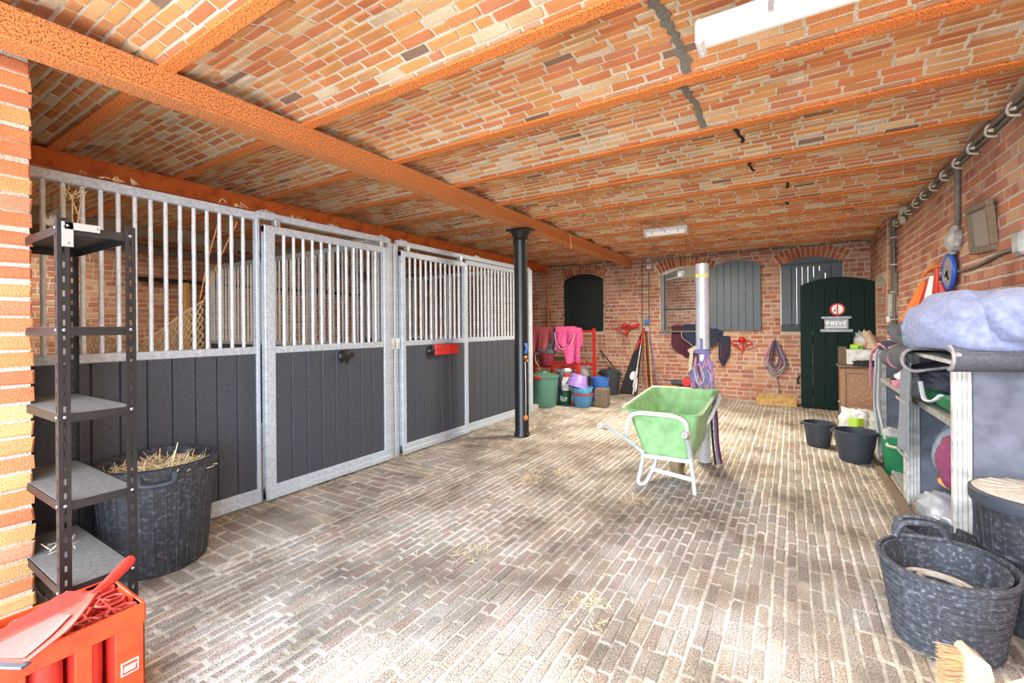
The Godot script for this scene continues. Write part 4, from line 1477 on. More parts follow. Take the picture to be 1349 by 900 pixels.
func shelf_rack() -> void:
	var o := thing("shelf_rack", "black slotted metal shelf rack with five dusty shelves beside the brick pier", "shelf rack", Vector3(-2.47, 0, -0.56))
	var L := 0.78
	var W := 0.25
	for q in [[0.0, 0.0, -1, -1], [0.0, -W, -1, 1], [-L, 0.0, 1, -1], [-L, -W, 1, 1]]:
		var g := G.new()
		slotted_leg(g, Vector3(q[0], 0, q[1]), q[2], q[3], 1.8)
		put(o, "leg", g, M.black_metal)
	for y in [0.31, 0.655, 1.01, 1.36, 1.77]:
		var g := G.new()
		for e in [[-L * 0.5, -0.006, L - 0.01, 0.004], [-L * 0.5, -W + 0.006, L - 0.01, 0.004]]:
			g.at(e[0], y - 0.016, e[1], e[2], 0.036, e[3], 0.001)
		for e in [-0.006, -L + 0.006]: g.at(e, y - 0.016, -W * 0.5, 0.004, 0.036, W - 0.01, 0.001)
		g.at(-L * 0.5, y - 0.002, -W * 0.5, L - 0.014, 0.003, W - 0.014)
		var s := put(o, "shelf", g, M.black_metal)
		var t := G.new()
		t.at(-L * 0.5, y + 0.001, -W * 0.5, L - 0.02, 0.004, W - 0.02, 0.001)
		put(s, "shelf_top", t, M.shelf_dusty)
		var b := G.new()
		for q in [[0.004, -0.018], [0.004, -W + 0.018]]:
			b.ball(Vector3(q[0], y - 0.01, q[1]), Vector3(0.003, 0.007, 0.007), 8)
		b.ball(Vector3(-0.018, y - 0.01, 0.003), Vector3(0.007, 0.007, 0.003), 8)
		put(s, "bolt", b, M.zinc)
	var k := G.new()
	k.at(0.004, 1.735, -0.03, 0.003, 0.1, 0.035, 0.001)
	k.at(0.004, 1.77, -0.075, 0.003, 0.03, 0.11, 0.001)
	for q in [[1.7, -0.03], [1.77, -0.03], [1.77, -0.12]]: k.ball(Vector3(0.006, q[0], q[1]), Vector3(0.003, 0.006, 0.006), 8)
	put(o, "corner_plate", k, M.zinc, "bright zinc corner plate")

func straw_tub() -> void:
	var o := thing("straw_bin", "big black ribbed rubber bin half full of straw behind the shelf rack", "bin", Vector3(-3.15, 0, -1.13))
	var g := G.new()
	tub(g, 0.235, 0.285, 0.6, 0.014)
	put(o, "shell", g, M.black_plastic)
	for k in 30:
		var a := TAU * k / 30
		var r := G.new()
		r.bar(Vector3(cos(a) * 0.236, 0.02, sin(a) * 0.236), Vector3(cos(a) * 0.284, 0.565, sin(a) * 0.284), 0.006, 0.006)
		put(o, "rib", r, M.black_plastic)
	for a in [0.35, 0.35 + PI]:
		var h := G.new()
		var c := Vector3(cos(a) * 0.29, 0.53, sin(a) * 0.29)
		var al := Vector3(-sin(a), 0, cos(a))
		h.tube(spl([c - al * 0.075 + Vector3(0, 0.04, 0), c - al * 0.06 + Vector3(cos(a), 0, sin(a)) * 0.035, c + al * 0.06 + Vector3(cos(a), 0, sin(a)) * 0.035, c + al * 0.075 + Vector3(0, 0.04, 0)], 5), 0.012, 8)
		put(o, "handle", h, M.black_tub)
	var s := G.new()
	s.col = lin(214, 192, 146)
	s.lathe([Vector2(0.27, 0.505), Vector2(0.15, 0.535), Vector2(0, 0.545)], Transform3D(), 24)
	for k in 700:
		var a := rng.randf() * TAU
		var r := 0.26 * sqrt(rng.randf())
		var p := Vector3(cos(a) * r, 0.52 + 0.03 * (1.0 - r / 0.26) + rng.randf() * 0.02, sin(a) * r)
		var d := Vector3(rng.randf_range(-1, 1), rng.randf_range(-0.1, 0.55), rng.randf_range(-1, 1)).normalized() * rng.randf_range(0.03, 0.09)
		s.col = lin(rng.randf_range(212, 242), rng.randf_range(192, 220), rng.randf_range(144, 182))
		var sd := d.cross(Vector3(rng.randf_range(-1, 1), 1, rng.randf_range(-1, 1))).normalized() * 0.002
		s.quad(p - sd, p + sd, p + d + sd, p + d - sd)
	for e in [[0.1, 0.1, 0.04, 0.13], [0.13, 0.04, 0.02, 0.09], [0.16, 0.1, 0.0, 0.17]]:
		s.tube([Vector3(e[0], 0.53, e[1] - 0.1), Vector3(e[0] + e[2], 0.53 + e[3], e[1] - 0.14)], 0.003, 4)
	var so := single("straw_filling", s, M.straw, "straw filling the big black bin behind the shelf rack", "straw")
	so.position = o.position
	so.set_meta("kind", "stuff")

func crate_and_pan() -> void:
	var x0 := -2.31
	var x1 := -2.0
	var z0 := -0.675
	var z1 := -0.275
	var H := 0.36
	var o := thing("bottle_crate", "orange red plastic bottle crate upside down before the brick pier", "crate", Vector3(x1, 0, z0))
	var w := x1 - x0
	var d := z1 - z0
	for q in [[0, 0], [0, 1], [1, 0], [1, 1]]:
		var g := G.new()
		var cx: float = -w * q[0]
		var cz: float = d * q[1]
		var sx := 1.0 if q[0] == 1 else -1.0
		var sz := 1.0 if q[1] == 0 else -1.0
		g.at(cx + sx * 0.004, H * 0.5, cz + sz * 0.042, 0.008, H, 0.084, 0.003)
		g.at(cx + sx * 0.042, H * 0.5, cz + sz * 0.004, 0.084, H, 0.008, 0.003)
		put(o, "corner", g, M.orange_red)
	for e in [[H - 0.035, 0.07], [0.03, 0.06]]:
		var g := G.new()
		g.at(-0.002, e[0], d * 0.5, 0.012, e[1], d, 0.003)
		g.at(-w + 0.002, e[0], d * 0.5, 0.012, e[1], d, 0.003)
		g.at(-w * 0.5, e[0], 0.002, w, e[1], 0.012, 0.003)
		g.at(-w * 0.5, e[0], d - 0.002, w, e[1], 0.012, 0.003)
		put(o, "frame_band", g, M.orange_red)
	for z in [d * 0.5 - 0.035, d * 0.5 + 0.12]:
		var g := G.new()
		g.at(-0.006, H * 0.5, z, 0.01, H - 0.08, 0.045, 0.003)
		put(o, "side_stile", g, M.orange_red)
	# the bottle cells: inner sleeves seen through the sides
	for i in 3:
		for k in 4:
			var g := G.new()
			var c := Vector3(-w * (i + 0.5) / 3.0, 0, d * (k + 0.5) / 4.0)
			g.lathe([Vector2(0.042, 0.05), Vector2(0.046, 0.2), Vector2(0.046, H - 0.03), Vector2(0.043, H - 0.03), Vector2(0.043, 0.05)], Transform3D(Basis(), c), 12)
			var cell := put(o, "bottle_cell", g, M.red_plastic)
			var r := G.new()
			var pts := []
			for q in 6: pts.push_back(c + Vector3(cos(TAU * q / 6.0 + 0.5) * 0.04, H - 0.018, sin(TAU * q / 6.0 + 0.5) * 0.045))
			r.tube(pts, 0.006, 6, false, true)
			for q in [0, 2, 4]: r.bar(pts[q], c + Vector3(0, H - 0.02, 0), 0.004, 0.014)
			put(cell, "base_web", r, M.red_dusty)
	var lat := G.new()
	for i in 5: lat.at(-w * i / 4.0 * 0.98 - 0.003, H - 0.025, d * 0.5, 0.004, 0.022, d - 0.01)
	for i in 7: lat.at(-w * 0.5, H - 0.025, d * i / 6.0 * 0.98 + 0.003, w - 0.01, 0.022, 0.004)
	put(o, "base_lattice", lat, M.red_dusty)
	var lb := G.new()
	lb.at(0.0015, 0.155, 0.045, 0.002, 0.045, 0.05)
	var lab := put(o, "label", lb, M.white_paint, "small white bordered label")
	var l2 := G.new()
	l2.at(0.0028, 0.155, 0.045, 0.001, 0.037, 0.042)
	put(lab, "label_field", l2, M.orange_red)
	var l3 := G.new()
	for k in 6: l3.bar(Vector3(0.0036, 0.148, 0.062 - k * 0.006), Vector3(0.0036, 0.164, 0.058 - k * 0.006), 0.0008, 0.0035, Vector3(0, 0, 1), 0.0)
	l3.bar(Vector3(0.0036, 0.146, 0.062), Vector3(0.0036, 0.146, 0.03), 0.0008, 0.003, Vector3.UP, 0.0)
	put(lab, "label_script", l3, M.white_paint)
	# second crate, mostly out of frame, at the left
	# dustpan
	var p := thing("dustpan", "worn red dustpan lying on the upturned bottle crate, handle pointing back", "dustpan", Vector3(-2.135, 0.368, -0.575))
	var rows := []
	var n := 14
	for i in n + 1:
		var u := float(i) / n
		# from the neck (u = 0) to the black lip (u = 1)
		var hw := lerpf(0.018, 0.11, pow(minf(u * 1.6, 1.0), 0.6))
		var row := []
		for k in 13:
			var s := -1.0 + 2.0 * k / 12.0
			var side := pow(absf(s), 5.0)
			row.push_back(Vector3(s * hw, 0.008 + side * 0.05 * (1.0 - u * 0.85) * minf(u * 6.0, 1.0) + 0.03 * pow(1.0 - u, 3.0), u * 0.3))
		rows.push_back(row)
	var dir := Basis(Vector3.UP, 0.5)
	var g := G.new()
	g.sheet(rows, 0.004)
	var pn := put(p, "pan", g, M.red_dusty)
	pn.basis = dir
	var lip := G.new()
	lip.at(0, 0.006, 0.305, 0.215, 0.008, 0.03, 0.003)
	put(p, "rubber_lip", lip, M.black_tub).basis = dir
	var dr := []
	for i in 7:
		var u := 0.34 + 0.62 * i / 6.0
		var hw := lerpf(0.02, 0.108, pow(minf(u * 1.6, 1.0), 0.6)) * (0.3 + 0.45 * (i / 6.0))
		var row := []
		for k in 7: row.push_back(Vector3(hw * (-1.0 + k / 3.0), 0.0125 + 0.03 * pow(1.0 - u, 3.0) + 0.004 * pow(absf(-1.0 + k / 3.0), 3.0), u * 0.3))
		dr.push_back(row)
	var df := G.new()
	df.sheet(dr, 0.001)
	put(p, "dust_film", df, M.pan_dust, "greyish dust film").basis = dir
	var hg := G.new()
	hg.tube(spl([Vector3(0, 0.03, 0.01), Vector3(0, 0.038, -0.03), Vector3(0, 0.055, -0.08), Vector3(0, 0.078, -0.14)], 5), [0.013, 0.014, 0.015, 0.016, 0.0165, 0.017, 0.0175, 0.018, 0.0185, 0.019, 0.0195, 0.02, 0.02, 0.0205, 0.021, 0.018], 12)
	hg.ball(Vector3(0, 0.078, -0.14), Vector3(0.019, 0.019, 0.014), 12)
	put(p, "handle", hg, M.red_plastic).basis = dir

# ---------------------------------------------------------------- middle
func wheelbarrow() -> void:
	var o := thing("wheelbarrow", "light green plastic wheelbarrow with a white tube frame on the brick floor", "wheelbarrow", Vector3(-0.88, 0, -4.05))
	var b := Vector3(-0.88, 0, -4.05)
	var ring := func(x0: float, x1: float, zn: float, zf: float, yn: float, yf: float, r: float) -> Array:
		return rrect((x0 + x1) * 0.5 - b.x, (zn + zf) * 0.5 - b.z, (x1 - x0) * 0.5, absf(zn - zf) * 0.5, r, (yn + yf) * 0.5, 6, (yn - yf) / (zn - zf))
	var g := G.new()
	var rings := [
		ring.call(-1.0, -0.7, -3.76, -4.3, 0.29, 0.31, 0.06),
		ring.call(-1.05, -0.665, -3.7, -4.36, 0.3, 0.33, 0.06),
		ring.call(-1.165, -0.605, -3.635, -4.56, 0.66, 0.725, 0.05),
		ring.call(-1.2, -0.575, -3.6, -4.6, 0.672, 0.738, 0.05),
		ring.call(-1.205, -0.57, -3.595, -4.605, 0.664, 0.73, 0.05)]
	rings.reverse()
	g.sheet(rings)
	var inner := [ring.call(-1.2, -0.575, -3.6, -4.6, 0.673, 0.739, 0.05), ring.call(-1.155, -0.615, -3.645, -4.55, 0.664, 0.73, 0.05), ring.call(-1.04, -0.675, -3.71, -4.35, 0.31, 0.34, 0.06), ring.call(-0.98, -0.72, -3.78, -4.28, 0.3, 0.325, 0.06), ring.call(-0.87, -0.83, -3.95, -4.0, 0.3, 0.32, 0.01)]
	inner.reverse()
	var inner2 := []
	for r in inner:
		var q: Array = r.duplicate()
		q.reverse()
		inner2.push_back(q)
	g.sheet(inner2)
	var bottom := [ring.call(-1.0, -0.7, -3.76, -4.3, 0.29, 0.31, 0.06), ring.call(-0.86, -0.84, -4.0, -4.04, 0.29, 0.3, 0.005)]
	g.sheet(bottom)
	put(o, "tray", g, M.green_tray)
	var tb := func(pts: Array, r: float, m: Material, called := "frame_tube") -> void:
		var q := []
		for p in pts: q.push_back((p as Vector3) - b)
		var k := G.new()
		k.tube(spl(q, 5), r, 10)
		put(o, called, k, m)
	# hoop across the back of the tray, its right end runs on down as the leg
	tb.call([Vector3(-1.155, 0.44, -3.6), Vector3(-1.135, 0.54, -3.585), Vector3(-1.11, 0.615, -3.58), Vector3(-1.05, 0.645, -3.58), Vector3(-0.95, 0.65, -3.58), Vector3(-0.82, 0.648, -3.58), Vector3(-0.74, 0.64, -3.58), Vector3(-0.69, 0.6, -3.59), Vector3(-0.675, 0.5, -3.61), Vector3(-0.668, 0.32, -3.66), Vector3(-0.66, 0.15, -3.72), Vector3(-0.655, 0.016, -3.75)], 0.0165, M.white_paint)
	# left handle bar running down to the leg, which turns up again
	tb.call([Vector3(-1.23, 0.575, -3.32), Vector3(-1.19, 0.52, -3.42), Vector3(-1.08, 0.34, -3.68), Vector3(-1.05, 0.28, -3.72), Vector3(-1.075, 0.15, -3.74), Vector3(-1.1, 0.05, -3.75), Vector3(-1.085, 0.017, -3.77), Vector3(-1.05, 0.03, -3.81), Vector3(-1.0, 0.15, -3.86), Vector3(-0.97, 0.27, -3.9)], 0.0165, M.galv_bar)
	tb.call([Vector3(-0.634, 0.575, -3.32), Vector3(-0.645, 0.5, -3.45), Vector3(-0.66, 0.36, -3.62), Vector3(-0.67, 0.3, -3.72), Vector3(-0.7, 0.28, -4.0)], 0.0165, M.galv_bar)
	for e in [[-1.05, -0.92], [-0.69, -0.84]]:
		tb.call([Vector3(e[0], 0.28, -3.72), Vector3(lerpf(e[0], e[1], 0.4), 0.26, -3.95), Vector3(e[1], 0.17, -4.22)], 0.016, M.white_paint)
	tb.call([Vector3(-0.58, 0.7, -4.55), Vector3(-0.57, 0.66, -4.5), Vector3(-0.63, 0.5, -4.32), Vector3(-0.74, 0.3, -4.25), Vector3(-0.83, 0.18, -4.22)], 0.0165, M.white_paint)
	tb.call([Vector3(-1.18, 0.7, -4.55), Vector3(-1.17, 0.64, -4.5), Vector3(-1.1, 0.5, -4.35), Vector3(-1.0, 0.3, -4.26), Vector3(-0.92, 0.18, -4.22)], 0.0165, M.white_paint)
	var br := G.new()
	br.bar(Vector3(-1.05, 0.285, -3.68) - b, Vector3(-0.665, 0.29, -3.68) - b, 0.03, 0.03, Vector3.UP, 0.005)
	br.bar(Vector3(-1.02, 0.135, -3.84) - b, Vector3(-0.66, 0.135, -3.73) - b, 0.012, 0.035, Vector3.UP, 0.003)
	put(o, "cross_brace", br, M.white_paint)
	for e in [[-1.25, -3.26], [-0.634, -3.26]]:
		var k := G.new()
		var a := Vector3(e[0], 0.585, e[1]) - b
		var c := Vector3(e[0] + (0.025 if e[0] < -1 else 0.0), 0.565, e[1] - 0.1) - b
		k.tube([a, a.lerp(c, 0.05), a.lerp(c, 0.6), c.lerp(a, 0.3), c.lerp(a, 0.28), c], [0.018, 0.022, 0.021, 0.022, 0.03, 0.03], 12)
		put(o, "grip", k, M.white_plastic)
		var hl := G.new()
		hl.ball(a + Vector3(0, 0, 0.002), Vector3(0.006, 0.006, 0.004), 8)
		put(o, "grip_hole", hl, M.black_metal)
	var wt := Transform3D(Basis(Vector3(0, 0, 1), PI / 2), Vector3(-0.875, 0.175, -4.22) - b)
	var w := G.new()
	w.lathe([Vector2(0.1, -0.035), Vector2(0.15, -0.042), Vector2(0.168, -0.03), Vector2(0.174, 0.0), Vector2(0.168, 0.03), Vector2(0.15, 0.042), Vector2(0.1, 0.035)], wt, 36)
	var wh := put(o, "wheel", w, M.tyre)
	var hb := G.new()
	hb.lathe([Vector2(0, -0.04), Vector2(0.03, -0.04), Vector2(0.035, -0.012), Vector2(0.102, -0.02), Vector2(0.102, 0.02), Vector2(0.035, 0.012), Vector2(0.03, 0.04), Vector2(0, 0.04)], wt, 28)
	put(wh, "hub", hb, M.white_paint)

func hanging_halter(called: String, label: String, at: Vector3, s: float, n: int, mats: Array, sd: int) -> void:
	var o := thing(called, label, "halter", at)
	var r := RandomNumberGenerator.new()
	r.seed = sd
	for i in n:
		var g := G.new()
		var w := s * r.randf_range(0.1, 0.24)
		var h := s * r.randf_range(0.6, 1.0)
		var off := r.randf_range(-0.05, 0.05) * s
		var z := 0.012 + 0.012 * i
		g.tube(spl([Vector3(off * 0.2, 0, z), Vector3(-w * 0.55 + off, -h * 0.35, z), Vector3(-w + off, -h * 0.75, z + 0.01), Vector3(off, -h, z + 0.02), Vector3(w + off, -h * 0.7, z + 0.01), Vector3(w * 0.5 + off, -h * 0.3, z)], 5, true), 0.012 * s + 0.003, 6, false, true, 0.6)
		put(o, "rope_loop", g, mats[i % mats.size()])
	var nb := G.new()
	nb.tube(spl([Vector3(-0.22 * s, -0.62 * s, 0.07), Vector3(-0.1 * s, -0.78 * s, 0.1), Vector3(0.05 * s, -0.84 * s, 0.1), Vector3(0.2 * s, -0.74 * s, 0.08)], 5), 0.02 * s, 6)
	put(o, "noseband", nb, mats[0])
	var tl := G.new()
	tl.tube(spl([Vector3(-0.02, -0.8 * s, 0.06), Vector3(0.02 * s, -1.05 * s, 0.05), Vector3(0.06 * s, -1.35 * s, 0.04), Vector3(0.02 * s, -1.5 * s, 0.04), Vector3(-0.16 * s, -1.52 * s, 0.06), Vector3(-0.2 * s, -1.62 * s, 0.05)], 6), 0.012 * s, 6)
	put(o, "lead_rope", tl, M.rope_grey)
	var hk := G.new()
	hk.tube(spl([Vector3(0, 0.01, 0), Vector3(0, 0.0, 0.05), Vector3(0, 0.03, 0.07)], 4), 0.006, 6)
	put(o, "hook", hk, M.black_metal)

func wall_hook(label: String, at: Vector3, tilt: float) -> void:
	var o := thing("bridle_hook", label, "hook", at)
	var g := G.new()
	g.tube(spl([Vector3(0, -0.1, 0.02), Vector3(-0.1, -0.02, 0.09), Vector3(-0.17, 0.02, 0.12), Vector3(-0.1, 0.06, 0.11), Vector3(0, 0.03, 0.06), Vector3(0.1, 0.06, 0.11), Vector3(0.17, 0.02, 0.12), Vector3(0.1, -0.02, 0.09)], 5, true), 0.012, 8, false, true)
	put(o, "loop", g, M.red_paint).rotation.z = tilt
	var c := G.new()
	c.ball(Vector3(0, 0.08, 0.05), Vector3(0.06, 0.05, 0.05), 12)
	c.at(0, 0.06, 0.01, 0.09, 0.08, 0.02, 0.006)
	put(o, "boss", c, M.red_paint).rotation.z = tilt
	var s := G.new()
	s.bar(Vector3(0, 0.02, 0.03), Vector3(0, -0.17, 0.02), 0.03, 0.02)
	put(o, "stem", s, M.red_paint).rotation.z = tilt
	if tilt > 0.1:
		var e := G.new()
		e.bar(Vector3(0.08, 0.02, 0.06), Vector3(0.3, 0.1, 0.08), 0.06, 0.02, Vector3(0, 0, 1), 0.006)
		put(o, "arm", e, M.red_paint)

# ---------------------------------------------------------------- back wall
func back_clutter() -> void:
	# red saddle rack
	var o := thing("saddle_rack", "red steel saddle rack against the back wall, left of the dark shutter", "rack", Vector3(-3.6, 0, -7.35))
	for e in [[0.4, 0.0], [-0.5, 0.0], [0.4, -0.75], [-0.5, -0.75]]:
		var p := G.new()
		p.at(e[0], 0.65, e[1], 0.05, 1.3, 0.05, 0.006)
		put(o, "post", p, M.red_paint)
	for e in [[0.61, 0.0], [1.24, 0.0], [0.61, -0.75], [1.24, -0.75]]:
		var p := G.new()
		p.at(-0.05, e[0], e[1], 0.9, 0.045, 0.045, 0.005)
		put(o, "rail", p, M.red_paint)
	var fo := G.new()
	fo.bar(Vector3(0.4, 0.02, 0.0), Vector3(0.42, 0.02, 0.3), 0.04, 0.04)
	fo.bar(Vector3(0.42, 0.02, 0.26), Vector3(0.4, 0.26, 0.06), 0.04, 0.03)
	put(o, "foot", fo, M.red_paint)
	# pink rug over the rail
	var pk := thing("pink_rug", "bright pink horse rug hung over the red rack's right end", "horse rug", Vector3(-3.35, 1.26, -7.35))
	var g := G.new()
	drape(g, Vector3(-0.26, 0.02, 0.02), Vector3(0.22, 0.02, 0.02), Vector3(0, 0, 1), 0.045, func(u: float) -> float: return 0.36 + 0.22 * smoothstep(0.3, 0.5, u) + 0.02 * sin(u * 14.0), 0.3, 3, 0.03)
	put(pk, "cloth", g, M.pink)
	var g2 := G.new()
	drape(g2, Vector3(-0.25, 0.035, 0.03), Vector3(0.13, 0.035, 0.03), Vector3(0, 0, 1), 0.06, func(u: float) -> float: return 0.32 - 0.3 * absf(u - 0.42) , 0.1, 5, 0.02)
	put(pk, "flap", g2, M.pink)
	var g3 := G.new()
	g3.tube(spl([Vector3(-0.26, -0.02, 0.1), Vector3(-0.22, -0.2, 0.12), Vector3(-0.1, -0.33, 0.13), Vector3(0.05, -0.26, 0.13), Vector3(0.14, -0.05, 0.12)], 6), 0.012, 6, true, false, 0.5)
	put(pk, "edge_binding", g3, M.pink_pale, "pale pink binding")
	# dusty red rug
	var rr := thing("red_rug", "dusty red horse rug slung over the rack beside the stalls", "horse rug", Vector3(-3.95, 1.26, -7.35))
	var r1 := G.new()
	drape(r1, Vector3(-0.2, 0.03, 0.02), Vector3(0.28, 0.03, 0.02), Vector3(0, 0, 1), 0.06, func(u: float) -> float: return lerpf(0.52, 0.2, u * u), 0.3, 8, 0.03)
	put(rr, "cloth", r1, M.dusty_red)
	var r2 := G.new()
	drape(r2, Vector3(-0.05, 0.01, 0.01), Vector3(0.3, 0.01, 0.01), Vector3(0, 0, 1), 0.045, func(u: float) -> float: return 0.36 + 0.08 * u, 0.2, 12, 0.02)
	put(rr, "lining", r2, M.grey_cloth)
	# crimson bucket on the rack
	var cb := thing("crimson_bucket", "crimson bucket with grey cloth hanging under the dusty red rug", "bucket", Vector3(-3.8, 0.635, -7.28))
	var b1 := G.new()
	tub(b1, 0.12, 0.14, 0.24, 0.008)
	put(cb, "shell", b1, M.crimson)
	var b2 := G.new()
	lump(b2, Vector3(0, 0.24, 0), Vector3(0.16, 0.05, 0.13), 4, 0.3)
	put(cb, "cloth", b2, M.grey_cloth)
	var b3 := G.new()
	b3.tube(spl([Vector3(-0.1, 0.24, 0.1), Vector3(-0.16, 0.2, 0.12), Vector3(-0.15, 0.08, 0.13), Vector3(-0.08, -0.02, 0.14), Vector3(-0.07, -0.08, 0.14)], 5), 0.014, 6, true, false, 0.4)
	put(cb, "strap", b3, M.cream)
	# green barrel
	var gb := thing("green_barrel", "large dull green lidded barrel on the floor before the red rack", "barrel", Vector3(-3.56, 0, -6.72))
	var g4 := G.new()
	g4.lathe([Vector2(0, 0), Vector2(0.2, 0), Vector2(0.21, 0.015), Vector2(0.245, 0.47), Vector2(0.25, 0.5), Vector2(0, 0.5)], Transform3D(), 36)
	put(gb, "shell", g4, M.barrel_green)
	var g5 := G.new()
	g5.lathe([Vector2(0.262, 0.49), Vector2(0.266, 0.52), Vector2(0.2, 0.535), Vector2(0.06, 0.57), Vector2(0.05, 0.59), Vector2(0, 0.592)], Transform3D(), 36)
	g5.lathe([Vector2(0, 0.488), Vector2(0.262, 0.49)], Transform3D(), 36)
	put(gb, "lid", g5, M.barrel_green)
	var g6 := G.new()
	g6.at(0.12 * 0.2 + 0.0, 0.5, 0.262, 0.12, 0.05, 0.03, 0.01, 0.15)
	put(gb, "clip", g6, M.red_paint)
	# dark green bucket with lettering
	var dg := thing("dark_green_bucket", "dark green bucket with white lettering beside the green barrel", "bucket", Vector3(-3.3, 0, -7.0))
	var d1 := G.new()
	tub(d1, 0.1, 0.12, 0.245, 0.006)
	put(dg, "shell", d1, M.bucket_dark_green)
	letters(dg, "lettering", "Ice", Vector3(0.03, 0.13, 0.118), 0.07, 0.12, M.white_paint, 0.004, Basis(Vector3.UP, 0.3))
	var d2 := G.new()
	d2.at(0.03, 0.085, 0.114, 0.08, 0.01, 0.003, 0.0, 0.3)
	put(dg, "line", d2, M.white_paint)
	# grey bin and jerrycan
	var jb := thing("grey_bin", "narrow grey plastic bin behind the dark green bucket", "bin", Vector3(-3.4, 0, -7.19))
	var j1 := G.new()
	tub(j1, 0.11, 0.13, 0.56, 0.008)
	put(jb, "shell", j1, M.grey_panel)
	var j2 := G.new()
	j2.ball(Vector3(0.05, 0.57, 0), Vector3(0.09, 0.04, 0.08), 12)
	put(jb, "cloth", j2, M.bag_white)
	var jc := thing("jerrycan", "white plastic can with a red cap standing on the dark green bucket", "can", Vector3(-3.27, 0.25, -7.0))
	var j3 := G.new()
	var rings := [rrect(0, 0, 0.06, 0.06, 0.02, 0.0), rrect(0, 0, 0.07, 0.065, 0.02, 0.02), rrect(0, 0, 0.07, 0.065, 0.02, 0.15), rrect(0, 0, 0.05, 0.05, 0.02, 0.21), rrect(0, 0, 0.045, 0.045, 0.02, 0.23)]
	rings.reverse()
	j3.sheet(rings)
	put(jc, "body", j3, M.white_plastic)
	var j4 := G.new()
	j4.lathe([Vector2(0.052, 0.228), Vector2(0.052, 0.275), Vector2(0.045, 0.28), Vector2(0, 0.28)], Transform3D(), 20)
	put(jc, "cap", j4, M.red_paint)
	# stacked blue buckets and the purple tub
	var bb := thing("worn_blue_bucket", "worn blue bucket, lowest of the stack under the purple tub", "bucket", Vector3(-2.97, 0, -6.98))
	var b4 := G.new()
	tub(b4, 0.135, 0.172, 0.2, 0.008)
	put(bb, "shell", b4, M.blue_worn)
	var rb := thing("red_bucket", "flat red rimmed bucket nested between the two blue buckets", "bucket", Vector3(-2.97, 0.16, -6.98))
	var b5 := G.new()
	tub(b5, 0.15, 0.176, 0.07, 0.012)
	put(rb, "shell", b5, M.red_dusty)
	var sb := thing("sky_blue_bucket", "bright sky blue bucket directly under the purple tub", "bucket", Vector3(-2.97, 0.185, -6.98))
	var b6 := G.new()
	tub(b6, 0.145, 0.17, 0.14, 0.008)
	put(sb, "shell", b6, M.sky_blue)
	var pt := thing("purple_tub", "lilac plastic tub tipped over on top of the blue buckets", "tub", Vector3(-3.0, 0.325, -6.98))
	var b7 := G.new()
	tub(b7, 0.13, 0.185, 0.2, 0.006, Transform3D(Basis(Vector3(0, 0, 1), PI - 0.22) * Basis(Vector3(1, 0, 0), 0.15), Vector3(-0.02, 0.205, 0)))
	put(pt, "shell", b7, M.purple)
	var bc := thing("blue_bucket", "royal blue bucket behind the lilac tub and the brown block", "bucket", Vector3(-2.86, 0, -7.5))
	var b8 := G.new()
	tub(b8, 0.13, 0.16, 0.44, 0.01)
	put(bc, "shell", b8, M.blue_crate)
	var b9 := G.new()
	handle(b9, Vector3(0.15, 0.32, 0.06), Vector3(0.3, 0, 0.9).normalized(), Vector3(0.4, -0.6, 0), 0.07, 0.06, 0.01)
	put(bc, "handle", b9, M.blue_crate)
	var st := thing("brown_block", "rough brown block standing right of the worn blue bucket", "block", Vector3(-2.68, 0, -7.12))
	var s1 := G.new()
	var rg := [rrect(0, 0, 0.1, 0.09, 0.015, 0.0), rrect(0, 0, 0.108, 0.095, 0.015, 0.03), rrect(0.004, 0, 0.106, 0.094, 0.015, 0.29), rrect(0.004, 0, 0.095, 0.085, 0.015, 0.312), rrect(0.004, 0, 0.01, 0.01, 0.005, 0.315)]
	rg.reverse()
	s1.sheet(rg)
	put(st, "body", s1, M.stone_brown)
	var cj := thing("clear_jar", "clear plastic jar standing on a dark tin at the back wall", "jar", Vector3(-3.46, 0.36, -8.25))
	var c1 := G.new()
	c1.lathe([Vector2(0, 0), Vector2(0.1, 0), Vector2(0.105, 0.22), Vector2(0.11, 0.24), Vector2(0, 0.24)], Transform3D(), 24)
	put(cj, "glass", c1, M.clear_plastic)
	var dt := G.new()
	dt.lathe([Vector2(0, 0), Vector2(0.115, 0), Vector2(0.115, 0.34), Vector2(0.12, 0.345), Vector2(0.12, 0.36), Vector2(0, 0.36)], Transform3D(), 24)
	single("dark_tin", dt, M.black_tub, "dark tin under the clear jar by the back wall", "tin").position = Vector3(-3.46, 0, -8.25)
	# black lidded bin
	var kb := thing("lidded_bin", "black bin with a domed lid against the back wall under the left red hook", "bin", Vector3(-3.03, 0, -8.5))
	var k1 := G.new()
	k1.lathe([Vector2(0, 0), Vector2(0.15, 0), Vector2(0.155, 0.02), Vector2(0.185, 0.4), Vector2(0.19, 0.43), Vector2(0, 0.43)], Transform3D(), 32)
	put(kb, "shell", k1, M.black_tub)
	var k2 := G.new()
	k2.lathe([Vector2(0, 0.425), Vector2(0.205, 0.425), Vector2(0.208, 0.455), Vector2(0.16, 0.485), Vector2(0.03, 0.51), Vector2(0, 0.512)], Transform3D(), 32)
	put(kb, "lid", k2, M.black_tub)
	var k3 := G.new()
	k3.at(0, 0.525, 0, 0.09, 0.03, 0.025, 0.008)
	put(kb, "lid_grip", k3, M.black_tub)
	for s in [-1, 1]:
		var k4 := G.new()
		k4.at(0.215 * s, 0.4, 0, 0.05, 0.06, 0.06, 0.01)
		put(kb, "handle", k4, M.black_tub)
	var wp := G.new()
	wp.tube(spl([Vector3(-2.72, 0.02, -8.66), Vector3(-3.0, 0.42, -8.8), Vector3(-3.4, 0.83, -8.96)], 6), 0.012, 6)
	single("riding_whip", wp, M.black_metal, "thin dark riding whip leaning across the black lidded bin", "whip")
